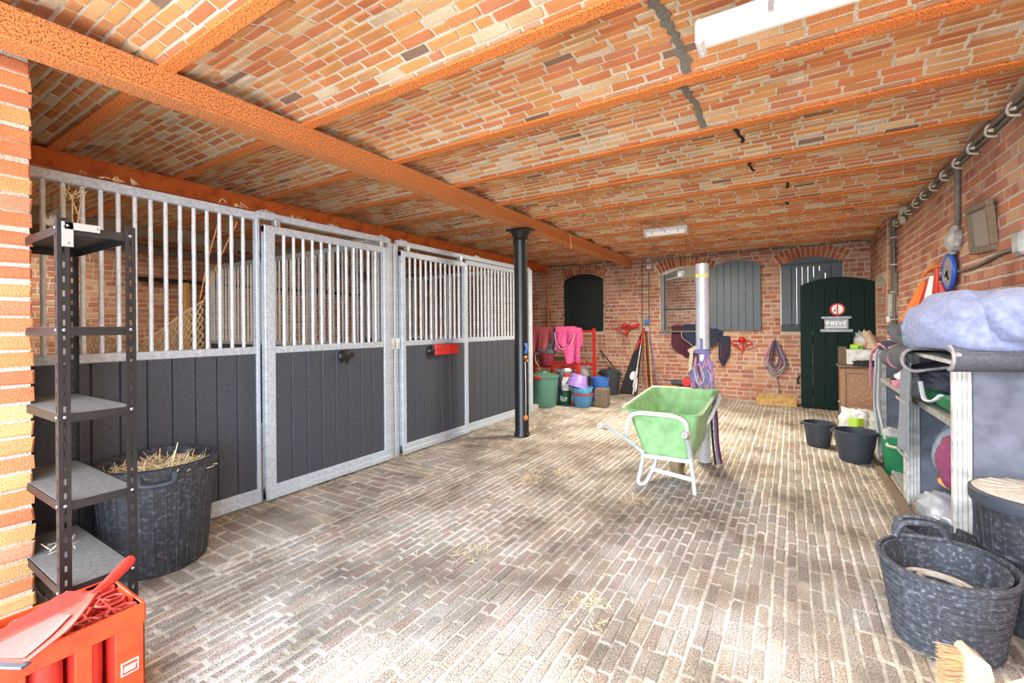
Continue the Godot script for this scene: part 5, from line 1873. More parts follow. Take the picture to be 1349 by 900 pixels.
	# black flag and poles leaning in the middle
	var fl := thing("black_flag", "black flag with white print wrapped round a pole leaning on the wall", "flag", Vector3(-2.6, 0, -8.7))
	var at_flag := func(u: float, k: float) -> Vector3:
		var left := lerpf(-0.02, -0.27, pow(u, 0.85))
		var right := lerpf(0.02, 0.08, u)
		return Vector3(lerpf(left, right, k) + 0.1 * (1 - u), lerpf(1.2, 0.04, u), lerpf(-0.2, 0.1, u) + 0.03 * sin(k * 7.0 + u * 2.0))
	var rows := []
	for i in 15:
		var row := []
		for k in 9: row.push_back(at_flag.call(i / 14.0, k / 8.0))
		rows.push_back(row)
	rows.reverse()
	var f1 := G.new()
	f1.sheet(rows, 0.006)
	put(fl, "cloth", f1, M.black_cloth)
	var f2 := G.new()
	f2.tube([Vector3(0.0, 0.02, 0.14), Vector3(0.11, 1.32, -0.26)], 0.012, 8)
	put(fl, "pole", f2, M.white_paint)
	var f3 := G.new()
	f3.tube([Vector3(0.085, 0.96, -0.13), Vector3(0.11, 1.3, -0.25)], 0.022, 8)
	f3.tube([Vector3(0.0, 0.85, -0.04), Vector3(0.06, 1.05, -0.14)], 0.018, 8)
	put(fl, "red_sleeve", f3, M.red_paint)
	for e in [[0.72, 0.52, 0.075, 0.2], [0.66, 0.78, 0.1, 0.1], [0.82, 0.72, 0.1, 0.06], [0.86, 0.9, 0.12, 0.05]]:
		var f4 := G.new()
		var pr := []
		for i in 9:
			var v := -1.0 + i / 4.0
			var hw: float = e[3] * sqrt(maxf(1.0 - v * v, 0.004))
			var row := []
			for k in 6: row.push_back((at_flag.call(e[0] + e[2] * v, e[1] + hw * (-1.0 + k / 2.5)) as Vector3) + Vector3(0, 0.003, 0.012))
			pr.push_back(row)
		pr.reverse()
		f4.sheet(pr, 0.003)
		put(fl, "white_print", f4, M.white_cloth)
	for e in [["orange tipped wooden pole leaning beside the black flag", M.orange, Vector3(-2.36, 0.02, -8.7), Vector3(-2.49, 1.25, -8.95), 0.011], ["dark fork handle leaning on the wall by the black flag", M.black_metal, Vector3(-2.32, 0.02, -8.72), Vector3(-2.45, 1.3, -8.95), 0.014], ["pale wooden pole leaning on the wall by the sockets", M.pole_wood, Vector3(-2.27, 0.02, -8.7), Vector3(-2.41, 1.35, -8.95), 0.012], ["thin lilac pole leaning rightmost of the leaning poles", M.rope_purple, Vector3(-2.14, 0.02, -8.72), Vector3(-2.38, 1.2, -8.95), 0.01]]:
		var g7 := G.new()
		g7.tube([e[2], e[3]], e[4], 8)
		single("leaning_pole", g7, e[1], e[0], "pole")
	wall_hook("red bridle hook with a side arm on the wall above the black bin", Vector3(-2.86, 1.27, BACK + 0.015), 0.15)
	wall_hook("red bridle hook on the bare wall below the grey folded shutter", Vector3(-0.75, 1.0, BACK + 0.015), 0.0)
	hanging_halter("halter_bundle", "bundle of coloured halters hanging on the wall above the cardboard box", Vector3(-0.24, 1.08, BACK + 0.01), 0.62, 12, [M.rope_grey, M.rope_teal, M.rope_pink, M.rope_purple, M.rope_maroon, M.trim_cloth, M.cream], 5)
	# rugs over the open sill
	var bl := thing("sill_rug", "burgundy and navy horse rug hung out over the open window sill", "horse rug", Vector3(-1.66, 1.27, BACK + 0.0))
	var n1 := G.new()
	drape(n1, Vector3(-0.3, 0.02, -0.02), Vector3(0.56, 0.02, -0.02), Vector3(0, 0, 1), 0.06, func(u: float) -> float: return 0.2 + 0.36 * sin(PI * minf(u * 1.15 + 0.1, 1.0)), 0.02, 2, 0.04)
	put(bl, "burgundy_cloth", n1, M.burgundy)
	var n2 := G.new()
	drape(n2, Vector3(-0.08, 0.03, -0.01), Vector3(0.6, 0.03, -0.01), Vector3(0, 0, 1), 0.075, func(u: float) -> float: return 0.16 + 0.26 * sin(PI * u), 0.02, 6, 0.03)
	put(bl, "navy_cloth", n2, M.navy)
	var n3 := G.new()
	n3.tube(spl([Vector3(-0.1, -0.04, 0.11), Vector3(-0.09, -0.16, 0.12), Vector3(0.06, -0.28, 0.14), Vector3(0.18, -0.44, 0.14)], 6), 0.011, 6, true, false, 0.5)
	n3.tube(spl([Vector3(0.36, -0.2, 0.13), Vector3(0.2, -0.34, 0.14), Vector3(0.1, -0.44, 0.14)], 6), 0.011, 6, true, false, 0.5)
	put(bl, "cream_edge", n3, M.cream)
	var n4 := G.new()
	n4.bar(Vector3(0.02, -0.42, 0.12), Vector3(0.22, -0.3, 0.14), 0.07, 0.01, Vector3(0, 0, 1))
	n4.bar(Vector3(0.08, -0.35, 0.12), Vector3(0.04, -0.8, 0.12), 0.06, 0.008, Vector3(0, 0, 1))
	put(bl, "strap", n4, M.cream)
	var bk := thing("rug_bundle", "dark blue and maroon strap bundle hanging behind the galvanised pipe", "horse rug", Vector3(-1.03, 1.1, BACK + 0.02))
	for e in [[-0.1, 0.08, 0.5, M.navy, "cloth"], [-0.07, 0.03, 0.42, M.crimson, "red_cloth"], [0.0, 0.09, 0.3, M.burgundy, "burgundy_cloth"]]:
		var n5 := G.new()
		drape(n5, Vector3(e[0], 0, 0), Vector3(e[1], 0, 0), Vector3(0, 0, 1), 0.03 + absf(e[0]) * 0.2, func(u: float) -> float: return e[2] * (0.75 + 0.25 * sin(u * 4.0)), 0.02, int(e[2] * 20), 0.02)
		put(bk, e[4], n5, e[3])
	# tools behind the barrow
	var yb := G.new()
	yb.at(-1.9, 0.12, -8.6, 0.3, 0.24, 0.3, 0.006)
	single("yellow_box", yb, M.pole_wood, "yellow brown box at the back wall behind the wheelbarrow", "box")
	var tl := thing("power_tool", "black and red tool with a loop handle lying on the box behind the wheelbarrow", "tool", Vector3(-1.68, 0.24, -8.6))
	var t1 := G.new()
	t1.at(-0.1, 0.06, 0, 0.22, 0.09, 0.12, 0.02)
	t1.bar(Vector3(-0.2, 0.08, 0), Vector3(-0.36, 0.1, 0), 0.04, 0.02)
	put(tl, "body", t1, M.black_tub)
	var t2 := G.new()
	t2.lathe([Vector2(0, -0.06), Vector2(0.075, -0.06), Vector2(0.08, 0), Vector2(0.075, 0.06), Vector2(0, 0.06)], Transform3D(Basis(Vector3(1, 0, 0), PI / 2), Vector3(0.06, 0.07, 0)), 20)
	put(tl, "red_housing", t2, M.red_paint)
	var t3 := G.new()
	t3.tube(spl([Vector3(0.06, 0.14, 0), Vector3(0.18, 0.12, 0), Vector3(0.22, 0.02, 0), Vector3(0.2, -0.05, 0)], 5), 0.012, 8)
	put(tl, "loop_handle", t3, M.red_paint)
	var ty := G.new()
	ty.at(-1.6, 0.12, -8.6, 0.28, 0.24, 0.28, 0.006)
	single("grey_crate", ty, M.stone_brown, "low dark box holding up the red tool by the back wall", "box")
	# cardboard box on the floor
	var cx := thing("cardboard_box", "long open cardboard box on the floor under the hanging halters", "box", Vector3(-0.225, 0, -8.72))
	var c2 := G.new()
	c2.at(0, 0.005, 0, 0.57, 0.008, 0.2, 0.002)
	c2.at(0, 0.07, 0.1, 0.57, 0.14, 0.006, 0.002)
	c2.at(0, 0.08, -0.1, 0.57, 0.16, 0.006, 0.002)
	for s in [-1, 1]: c2.at(0.285 * s, 0.075, 0, 0.006, 0.15, 0.2, 0.002)
	put(cx, "tray", c2, M.cardboard)
	for q in [[-0.13, 0.1], [0.16, 0.1]]:
		var c3 := G.new()
		c3.bar(Vector3(q[0] - 0.13, 0.15, q[1] + 0.012), Vector3(q[0] + 0.13, 0.145, q[1] + 0.012), 0.006, 0.02)
		put(cx, "flap", c3, M.cardboard)
	# wiring along the back wall
	var cw := thing("conduit", "thin cable conduit running along the top of the back wall", "conduit", Vector3(0, 0, BACK + 0.03))
	var w1 := G.new()
	w1.tube(spl([Vector3(-4.6, 2.69, 0), Vector3(-3.9, 2.66, 0), Vector3(-2.9, 2.66, 0)], 6), 0.012, 6)
	put(cw, "cable", w1, M.conduit)
	w1 = G.new()
	w1.tube(spl([Vector3(-2.5, 2.62, 0), Vector3(-1.2, 2.63, 0), Vector3(0.4, 2.65, 0), Vector3(0.98, 2.655, 0), Vector3(1.03, 2.6, 0.05)], 6), 0.012, 6)
	put(cw, "cable", w1, M.conduit)
	for x in [-3.8, -3.3, -1.9, -1.3, -0.8, -0.3, 0.1, 0.5, 0.8]:
		var w2 := G.new()
		w2.at(x, 2.645 if x > -2.6 else 2.662, 0.004, 0.02, 0.05, 0.03, 0.004)
		put(cw, "clip", w2, M.cream)
	var vc := thing("conduit", "pair of upright conduits beside the leaning poles on the back wall", "conduit", Vector3(-2.46, 0, BACK + 0.03))
	for x in [-0.06, 0.07]:
		var w3 := G.new()
		w3.tube([Vector3(x, 0.2 if x < 0 else 1.3, 0), Vector3(x, 2.68 if x < 0 else 2.4, 0)], 0.014, 8)
		put(vc, "pipe", w3, M.conduit)
	for y in [0.6, 1.1, 1.6, 2.0, 2.3]:
		var w4 := G.new()
		w4.at(0.005, y, -0.005, 0.17, 0.02, 0.03, 0.003)
		put(vc, "clip", w4, M.zinc)
	for e in [[2.62, M.grey_plastic, "upper pale junction box by the ceiling at the conduits"], [2.5, M.white_plastic, "lower white junction box at the top of the conduits"], [1.42, M.blue_clip, "small blue and white socket on the conduits"], [1.27, M.grey_plastic, "grey socket below the blue one on the conduits"]]:
		var w5 := G.new()
		w5.at(-2.375 if e[0] > 2 else -2.42, e[0], BACK + 0.05, 0.09, 0.09, 0.06, 0.012)
		single("socket_box", w5, e[1], e[2], "socket")
	# fitting in the room beyond
	var lv := thing("louvre_lamp", "white louvred lamp fitting seen through the open window", "light", Vector3(-2.25, 2.42, -10.3), -0.9)
	var l1 := G.new()
	l1.at(0, 0.06, 0, 0.9, 0.03, 0.16, 0.005)
	for s in [-1, 1]: l1.at(0, 0, 0.075 * s, 0.9, 0.1, 0.008, 0.002)
	put(lv, "housing", l1, M.white_plastic)
	for k in 9:
		var l2 := G.new()
		l2.at(-0.4 + k * 0.1, 0.0, 0, 0.006, 0.09, 0.145)
		put(lv, "louvre", l2, M.white_plastic)
	# upright pipe on the far left of the back wall
	var up := G.new()
	up.tube([Vector3(-4.62, 1.3, BACK + 0.04), Vector3(-4.62, 2.5, BACK + 0.04)], 0.02, 8)
	single("wall_pipe", up, M.rust_joist, "short rusty pipe on the back wall at the stalls' end", "pipe")

# ---------------------------------------------------------------- right side
func right_wall_things() -> void:
	var X := RIGHT
	# picture frame
	var o := thing("picture_frame", "old dark wooden picture frame hung crooked high on the right brick wall", "picture frame", Vector3(X - 0.03, 2.01, -4.4))
	var b := Basis(Vector3(1, 0, 0), 0.06) * Basis(Vector3(0, 0, 1), 0.1)
	for e in [[0.15, 0.0, 0.045, 0.44], [-0.15, 0.0, 0.045, 0.44]]:
		var g := G.new()
		g.at(0, e[0], e[1], 0.04, e[2], e[3], 0.006)
		put(o, "frame_side", g, M.wood_weathered).basis = b
	for e in [-0.2, 0.2]:
		var g := G.new()
		g.at(0, 0, e, 0.04, 0.26, 0.045, 0.006)
		put(o, "frame_side", g, M.wood_weathered).basis = b
	var p := G.new()
	p.at(0.008, 0, 0, 0.008, 0.27, 0.37)
	put(o, "faded_picture", p, M.picture, "faded greyish picture").basis = b
	# round dial with blue rim
	var d := thing("wall_disc", "round grey disc with a blue rim hung on the right wall above the blankets", "disc", Vector3(X - 0.02, 1.775, -5.11))
	var t := Transform3D(Basis(Vector3(0, 0, 1), PI / 2), Vector3.ZERO)
	var g1 := G.new()
	g1.lathe([Vector2(0, 0), Vector2(0.13, 0.0), Vector2(0.13, 0.03), Vector2(0, 0.03)], t, 36)
	put(d, "face", g1, M.dial)
	var g2 := G.new()
	var ring := []
	for k in 36: ring.push_back(Vector3(-0.02, cos(TAU * k / 36) * 0.137, sin(TAU * k / 36) * 0.137))
	g2.tube(ring, 0.017, 8, false, true)
	put(d, "rim", g2, M.blue_rim)
	var g3 := G.new()
	g3.bar(Vector3(-0.036, 0, 0), Vector3(-0.036, -0.07, 0.04), 0.01, 0.004)
	g3.bar(Vector3(-0.036, 0, 0), Vector3(-0.036, -0.04, -0.05), 0.012, 0.004)
	g3.ball(Vector3(-0.036, 0, 0), Vector3(0.006, 0.012, 0.012), 8)
	put(d, "hand", g3, M.black_metal)
	# junction box with upright pipe
	var j := thing("junction_box", "round grey junction box below an upright pipe on the right wall", "junction box", Vector3(X - 0.035, 2.02, -5.0))
	var j1 := G.new()
	j1.lathe([Vector2(0, -0.03), Vector2(0.09, -0.03), Vector2(0.095, 0.02), Vector2(0.06, 0.045), Vector2(0, 0.045)], t, 14)
	for k in 4: j1.ball(Vector3(0, cos(TAU * k / 4 + 0.4) * 0.09, sin(TAU * k / 4 + 0.4) * 0.09), Vector3(0.03, 0.035, 0.035), 8)
	put(j, "body", j1, M.grey_plastic)
	var j2 := G.new()
	j2.tube(spl([Vector3(0.01, 0.07, 0.02), Vector3(0.01, 0.2, 0.06), Vector3(0.01, 0.5, 0.06), Vector3(0.01, 0.65, 0.06)], 5), 0.02, 8)
	put(j, "pipe", j2, M.conduit)
	# cable tray with clips along the wall top
	var c := thing("cable_conduit", "long dark cable conduit clipped along the top of the right wall", "conduit", Vector3(X - 0.035, 2.625, 0))
	var c1 := G.new()
	c1.tube([Vector3(0, 0, -7.5), Vector3(0, 0.03, -1.5)], 0.018, 8)
	put(c, "cable", c1, M.conduit)
	c1 = G.new()
	c1.tube([Vector3(0.01, -0.04, -7.5), Vector3(0.01, -0.01, -1.5)], 0.012, 8)
	put(c, "cable", c1, M.conduit)
	for k in 14:
		var z := -7.3 + k * 0.35
		var g := G.new()
		g.tube(spl([Vector3(0.02, -0.065, z), Vector3(-0.03, -0.05, z), Vector3(-0.032, 0.0, z), Vector3(0.0, 0.03, z)], 4), 0.008, 6)
		g.at(0.0, -0.02, z, 0.05, 0.02, 0.02, 0.004)
		put(c, "clip", g, M.cream)
	var c2 := thing("cable", "sagging thin cable on the right wall below the picture frame", "cable", Vector3(X - 0.02, 1.79, -4.2))
	var c3 := G.new()
	c3.tube(spl([Vector3(0, -0.03, -0.75), Vector3(0, -0.03, -0.3), Vector3(0, 0.0, 0.1), Vector3(0, 0.0, 0.4), Vector3(0, 0.03, 0.6)], 6), 0.012, 6)
	put(c2, "wire", c3, M.conduit)
	var c4 := G.new()
	c4.at(0, 0.02, 0.42, 0.06, 0.14, 0.12, 0.02)
	put(c2, "box", c4, M.grey_plastic)
	# hook with orange, white and red straps
	var h := thing("strap_bundle", "orange, red and white safety vests hanging from a hook on the right wall", "vests", Vector3(X - 0.04, 1.8, -5.55))
	var h1 := G.new()
	h1.tube(spl([Vector3(0.02, 0.05, -0.12), Vector3(-0.05, 0.02, -0.1), Vector3(-0.08, -0.02, 0.0), Vector3(-0.05, 0.04, 0.1), Vector3(0.02, 0.06, 0.14)], 5), 0.014, 6)
	put(h, "hook", h1, M.rust_joist)
	# z and y of the top and bottom of each strip, its width, stand-off and cloth
	var strips := [[-0.1, -0.06, -0.5, -0.56, 0.2, 0.17, M.orange], [-0.06, -0.08, -0.25, -0.54, 0.16, 0.13, M.orange], [0.0, -0.06, -0.1, -0.46, 0.14, 0.1, M.red_paint], [0.08, -0.03, 0.04, -0.42, 0.18, 0.07, M.white_cloth], [0.2, 0.03, 0.24, -0.56, 0.12, 0.045, M.red_paint], [0.26, -0.1, 0.5, -0.3, 0.12, 0.02, M.red_paint], [0.1, -0.34, 0.1, -0.6, 0.3, 0.06, M.navy]]
	for s in strips:
		var g := G.new()
		var rows := []
		for i in 11:
			var u := i / 10.0
			var zc := lerpf(s[0], s[2], u)
			var w: float = s[4] * lerpf(0.35, 0.5, u)
			var row := []
			for k in 5:
				var q := (k / 4.0 - 0.5) * 2.0
				row.push_back(Vector3(-0.02 - s[5] * (0.3 + 0.7 * u) - 0.01 * cos(q * 2.0 + u * 3.0), lerpf(s[1], s[3], u), zc + q * w))
			rows.push_back(row)
		rows.reverse()
		g.sheet(rows, 0.006)
		put(h, "strap_cloth", g, s[6])
	# meter box, duct and conduits on the pilaster
	var mb := thing("meter_box", "pale grey electrical box at the foot of the white duct", "electrical box", Vector3(1.15, 1.58, -7.54))
	var m1 := G.new()
	m1.at(0, 0, 0, 0.17, 0.3, 0.1, 0.012)
	put(mb, "case", m1, M.grey_plastic)
	var m2 := G.new()
	m2.at(-0.045, -0.01, 0.052, 0.004, 0.26, 0.004)
	put(mb, "door_seam", m2, M.conduit)
	var du := G.new()
	du.at(1.205, 2.36, -7.5, 0.045, 0.78, 0.04, 0.006)
	single("cable_duct", du, M.white_plastic, "tall narrow white cable duct in the corner above the electrical box", "duct")
	var gp := thing("conduit", "dark upright conduits in the corner behind the electrical box", "conduit", Vector3(0, 0, -7.5))
	for e in [[1.125, 0.5, 2.7, 0.01], [1.1, 1.2, 2.7, -0.02], [1.14, 1.7, 2.0, 0.05]]:
		var g := G.new()
		g.tube([Vector3(e[0], e[1], e[3]), Vector3(e[0], e[2], e[3])], 0.016, 8)
		put(gp, "pipe", g, M.conduit)
	for y in [1.4, 1.75, 2.1, 2.45]:
		var g := G.new()
		g.at(1.12, y, 0.02, 0.07, 0.018, 0.05, 0.003)
		put(gp, "clip", g, M.zinc)
	var sb := G.new()
	sb.at(1.075, 1.4, -7.56, 0.05, 0.08, 0.05, 0.008)
	single("switch", sb, M.white_plastic, "small white switch on the pilaster left of the electrical box", "switch")
	for e in [[2.83, "upper small junction box under the vault in the right corner"], [2.72, "lower small junction box under the vault in the right corner"]]:
		var g := G.new()
		g.at(1.12, e[0] - 0.16, -6.92, 0.05, 0.085, 0.1, 0.01)
		single("junction_box", g, M.cream, e[1], "junction box")

func cabinet_corner() -> void:
	# brown cabinet
	var o := thing("brown_cabinet", "old brown wooden cabinet in front of the dark green door", "cabinet", Vector3(0.85, 0, -8.24))
	var g := G.new()
	g.at(0, 0.37, -0.02, 0.5, 0.7, 0.3, 0.008)
	put(o, "body", g, M.wood_brown)
	var tp := G.new()
	tp.at(0, 0.732, 0, 0.56, 0.03, 0.38, 0.006)
	put(o, "top_board", tp, M.wood_weathered)
	var d := G.new()
	for e in [[-0.215, 0.37, 0.06, 0.64], [0.215, 0.37, 0.06, 0.64]]: d.at(e[0], e[1], 0.142, e[2], e[3], 0.022, 0.004)
	for e in [[0.67, 0.08], [0.08, 0.1]]: d.at(0, e[0], 0.142, 0.37, e[1], 0.022, 0.004)
	var dr := put(o, "door", d, M.wood_brown)
	var pn := G.new()
	pn.at(0, 0.38, 0.134, 0.37, 0.5, 0.008, 0.003)
	put(dr, "panel", pn, M.wood_brown)
	var kn := G.new()
	kn.ball(Vector3(-0.26, 0.2, 0.06), Vector3(0.018, 0.018, 0.018), 10)
	put(o, "knob", kn, M.zinc)
	var sc := G.new()
	for k in 26:
		var p := Vector3(rng.randf_range(-0.15, 0.22), rng.randf_range(0.2, 0.6), 0.155)
		sc.col = lin(226, 206, 170)
		sc.bar(p, p + Vector3(rng.randf_range(0.005, 0.05), rng.randf_range(-0.01, 0.04), 0), 0.003, 0.002, Vector3(0, 0, 1), 0.0)
	put(o, "paint_scratches", sc, M.straw).set_meta("kind", "stuff")
	# white crate and what stands on it
	var wb := thing("white_box", "white plastic box with a grey end standing on the brown cabinet", "box", Vector3(0.83, 0.747, -8.25))
	var w1 := G.new()
	w1.at(0.03, 0.115, 0, 0.36, 0.22, 0.24, 0.01)
	w1.at(0.03, 0.218, 0, 0.37, 0.02, 0.25, 0.006)
	put(wb, "body", w1, M.white_plastic)
	var w2 := G.new()
	w2.at(-0.19, 0.13, -0.02, 0.1, 0.26, 0.22, 0.01)
	put(wb, "grey_end", w2, M.stone_brown)
	var yl := G.new()
	yl.at(1.09, 0.85, -8.19, 0.1, 0.2, 0.16, 0.006)
	single("yellow_box", yl, M.yellow, "bright yellow box at the right end of the white box", "box")
	var lt := G.new()
	lump(lt, Vector3(0.92, 0.77, -8.07), Vector3(0.17, 0.05, 0.05), 21, 0.4, 3.0, 20)
	single("dark_rag", lt, M.black_cloth, "dark rag lying on the brown cabinet before the white box", "rag")
	var gb := thing("seed_packet", "yellow green packet on the left of the white box top", "packet", Vector3(0.8, 0.975, -8.2))
	var p1 := G.new()
	p1.at(0, 0.035, 0, 0.15, 0.07, 0.06, 0.01)
	put(gb, "packet_body", p1, M.lime)
	var p2 := G.new()
	p2.at(0.035, 0.03, 0.031, 0.04, 0.04, 0.003, 0.001)
	put(gb, "print", p2, M.bucket_green)
	var cb := thing("clear_bag", "crumpled clear bag with orange contents on the white box", "bag", Vector3(0.87, 0.975, -8.28))
	var q1 := G.new()
	lump(q1, Vector3(0, 0.1, 0), Vector3(0.08, 0.15, 0.06), 31, 0.5, 4.0, 24)
	put(cb, "film", q1, M.clear_plastic)
	var q2 := G.new()
	lump(q2, Vector3(0, 0.05, 0), Vector3(0.07, 0.06, 0.05), 32, 0.3, 3.0, 18)
	put(cb, "contents", q2, M.orange)
	var q3 := G.new()
	for k in 9: q3.bar(Vector3(rng.randf_range(-0.05, 0.04), 0.16, 0.05), Vector3(rng.randf_range(-0.06, 0.07), rng.randf_range(0.2, 0.27), 0.02), 0.02, 0.004)
	put(cb, "crumple", q3, M.grey_mesh)
	for e in [[0.965, 0.2, 0.05, -0.02, "shorter cardboard tube on the white box by the clear bag"], [1.02, 0.25, 0.062, 0.28, "tilted larger cardboard tube at the right of the white box top"]]:
		var g2 := G.new()
		var a := Vector3(e[0], 0.98, -8.2)
		g2.tube([a, a + Vector3(-e[3] * 0.4, e[1], -0.03)], e[2], 18)
		single("cardboard_tube", g2, M.wood_pale, e[4], "tube")
	# white cup and box on the wall side
	var cu := G.new()
	cu.lathe([Vector2(0, 0), Vector2(0.05, 0), Vector2(0.06, 0.1), Vector2(0.062, 0.11), Vector2(0, 0.11)], Transform3D(Basis(), Vector3(0.85, 1.09, -5.6)), 20)
	single("white_cup", cu, M.white_plastic, "white tub on top of the far locker's end", "tub")
	# feed bag
	var fb := thing("feed_bag", "white feed bag with a lime green label on the floor before the cabinet", "bag", Vector3(0.655, 0, -6.9))
	var f1 := G.new()
	lump(f1, Vector3(0, 0.13, 0), Vector3(0.16, 0.17, 0.12), 41, 0.16, 2.0, 32, 0.75)
	f1.sheet([[Vector3(-0.13, 0.22, 0.02), Vector3(0, 0.24, 0.06), Vector3(0.13, 0.22, 0.02)], [Vector3(-0.14, 0.32, -0.02), Vector3(0.0, 0.29, 0.02), Vector3(0.12, 0.31, -0.03)]], 0.004)
	put(fb, "sack", f1, M.bag_white)
	var f2 := G.new()
	var rows := []
	for i in 5:
		var row := []
		for k in 7: row.push_back(Vector3(-0.075 + k * 0.025, 0.05 + i * 0.04, 0.17 - 0.016 * absf(k - 3) * 0.6 - 0.006 * i))
		rows.push_back(row)
	f2.sheet(rows, 0.003)
	put(fb, "label_print", f2, M.lime, "lime green label")
	var f3 := G.new()
	f3.at(0.035, 0.1, 0.168, 0.06, 0.04, 0.003, 0.001)
	put(fb, "print", f3, M.stone_brown)
	# pale green buckets
	for e in [[0.0, "pale green bucket standing lowest in the stack beside the feed bag"], [0.09, "pale green bucket in the middle of the stack beside the feed bag"], [0.18, "pale green bucket topmost of the stack beside the feed bag"]]:
		var g3 := G.new()
		tub(g3, 0.1, 0.125, 0.19, 0.008, Transform3D(Basis(), Vector3(0.855, e[0], -6.4)))
		single("pale_bucket", g3, M.pale_green, e[1], "bucket", "stacked pale buckets")
	# two black buckets
	for e in [[0.245, -6.0, 0.105, 0.142, 0.265, "smaller black bucket standing alone on the floor, nearest the green door"], [0.525, -5.53, 0.13, 0.175, 0.3, "larger black bucket on the floor in front of the white feed bag"]]:
		var b := thing("black_bucket", e[5], "bucket", Vector3(e[0], 0, e[1]))
		var g4 := G.new()
		tub(g4, e[2], e[3], e[4], 0.01)
		put(b, "shell", g4, M.black_tub)
		var g5 := G.new()
		for s in [-1, 1]: g5.at(s * (e[3] + 0.014), e[4] - 0.025, 0, 0.025, 0.03, 0.06, 0.006)
		put(b, "lug", g5, M.black_tub)
	# green tub of tools
	var gt := thing("green_tub", "bright green tub full of brushes standing in the far locker's bay", "tub", Vector3(0.86, 0, -5.22))
	var t1 := G.new()
	tub(t1, 0.15, 0.18, 0.35, 0.01)
	put(gt, "shell", t1, M.bucket_green)
	var t2 := G.new()
	handle(t2, Vector3(-0.1, 0.29, 0.16), Vector3(0.85, 0, 0.5), Vector3(-0.4, -0.25, 0.6), 0.06, 0.045, 0.012)
	put(gt, "handle", t2, M.cream)
	var t4 := thing("tub_brushes", "grey straps and brushes heaped in the bright green tub", "brushes", Vector3(0.86, 0.33, -5.22))
	var t5 := G.new()
	lump(t5, Vector3(-0.08, 0.03, 0.03), Vector3(0.1, 0.06, 0.08), 51, 0.2, 2.0, 20)
	put(t4, "grey_brush", t5, M.grey_plastic)
	var t6 := G.new()
	t6.tube(spl([Vector3(-0.06, -0.02, 0.12), Vector3(-0.02, 0.09, 0.1), Vector3(0.06, 0.12, 0.06), Vector3(0.12, 0.06, 0.05)], 5), 0.025, 8, true, false, 0.35)
	t6.tube(spl([Vector3(0.0, -0.02, 0.12), Vector3(0.03, 0.07, 0.12), Vector3(0.09, 0.11, 0.08)], 5), 0.022, 8, true, false, 0.35)
	put(t4, "strap", t6, M.blue_grey_cloth)

func locker(called: String, label: String, z0: float, z1: float, h: float) -> void:
	var o := thing(called, label, "locker", Vector3(0.72, 0, z0))
	var d := 0.41
	var l := z0 - z1
	for e in [["end_panel", -0.02], ["inner_panel", -l + 0.02]]:
		var g := G.new()
		g.at(d * 0.5 + 0.04, h * 0.5, e[1], d - 0.08, h - 0.02, 0.02, 0.003)
		put(o, e[0], g, M.grey_panel)
		var f := G.new()
		# ribbed edge post
		for k in 4: f.at(0.01 + k * 0.019, h * 0.5, e[1] + 0.004 - (0.004 if k % 2 else 0.0), 0.018, h, 0.045, 0.003)
		put(o, "post", f, M.locker_frame)
	var b := G.new()
	b.at(d - 0.01, h * 0.5, -l * 0.5, 0.015, h - 0.02, l - 0.02)
	put(o, "back_panel", b, M.grey_panel)
	for y in [0.04, 0.8]:
		var s := G.new()
		s.at(d * 0.5 + 0.02, y, -l * 0.5, d - 0.04, 0.022, l - 0.05, 0.003)
		s.at(0.03, y - 0.006, -l * 0.5, 0.02, 0.04, l - 0.06, 0.003)
		put(o, "shelf", s, M.locker_grey)
	var t := G.new()
	t.at(d * 0.5, h - 0.012, -l * 0.5, d, 0.025, l + 0.03, 0.004)
	put(o, "top_board", t, M.locker_frame)

# folded pad: a strip with a rounded fold hanging over the edge, section in xy, width along z
func folded_pad(o: Node3D, called: String, c: Vector3, zw: float, len: float, drop: float, r: float, m: Material, edge: Material, lean := 0.0) -> void:
	var sec := []
	sec.push_back(Vector2(len, 0.0))
	sec.push_back(Vector2(0.06, 0.01))
	for k in 9:
		var a := PI / 2 + PI * k / 8.0
		sec.push_back(Vector2(cos(a) * r * 1.4, -drop * 0.5 + 0.01 + sin(a) * drop * 0.5 + 0.0))
	sec.push_back(Vector2(0.06, -drop + 0.02))
	sec.push_back(Vector2(len * 0.6, -drop + 0.05))
	var rows := []
	for i in 9:
		var u := i / 8.0
		var row := []
		for s in sec: row.push_back(c + Vector3(s.x + 0.01 * sin(u * 7.0) + lean * u, s.y + 0.006 * sin(u * 9.0), zw * (0.5 - u)))
		rows.push_back(row)
	var g := G.new()
	g.sheet(rows, 0.012)
	put(o, called, g, m)
	for q in [0, 8]:
		var e := G.new()
		e.tube(spl(rows[q], 3), 0.011, 6)
		put(o, "edge_binding", e, edge)

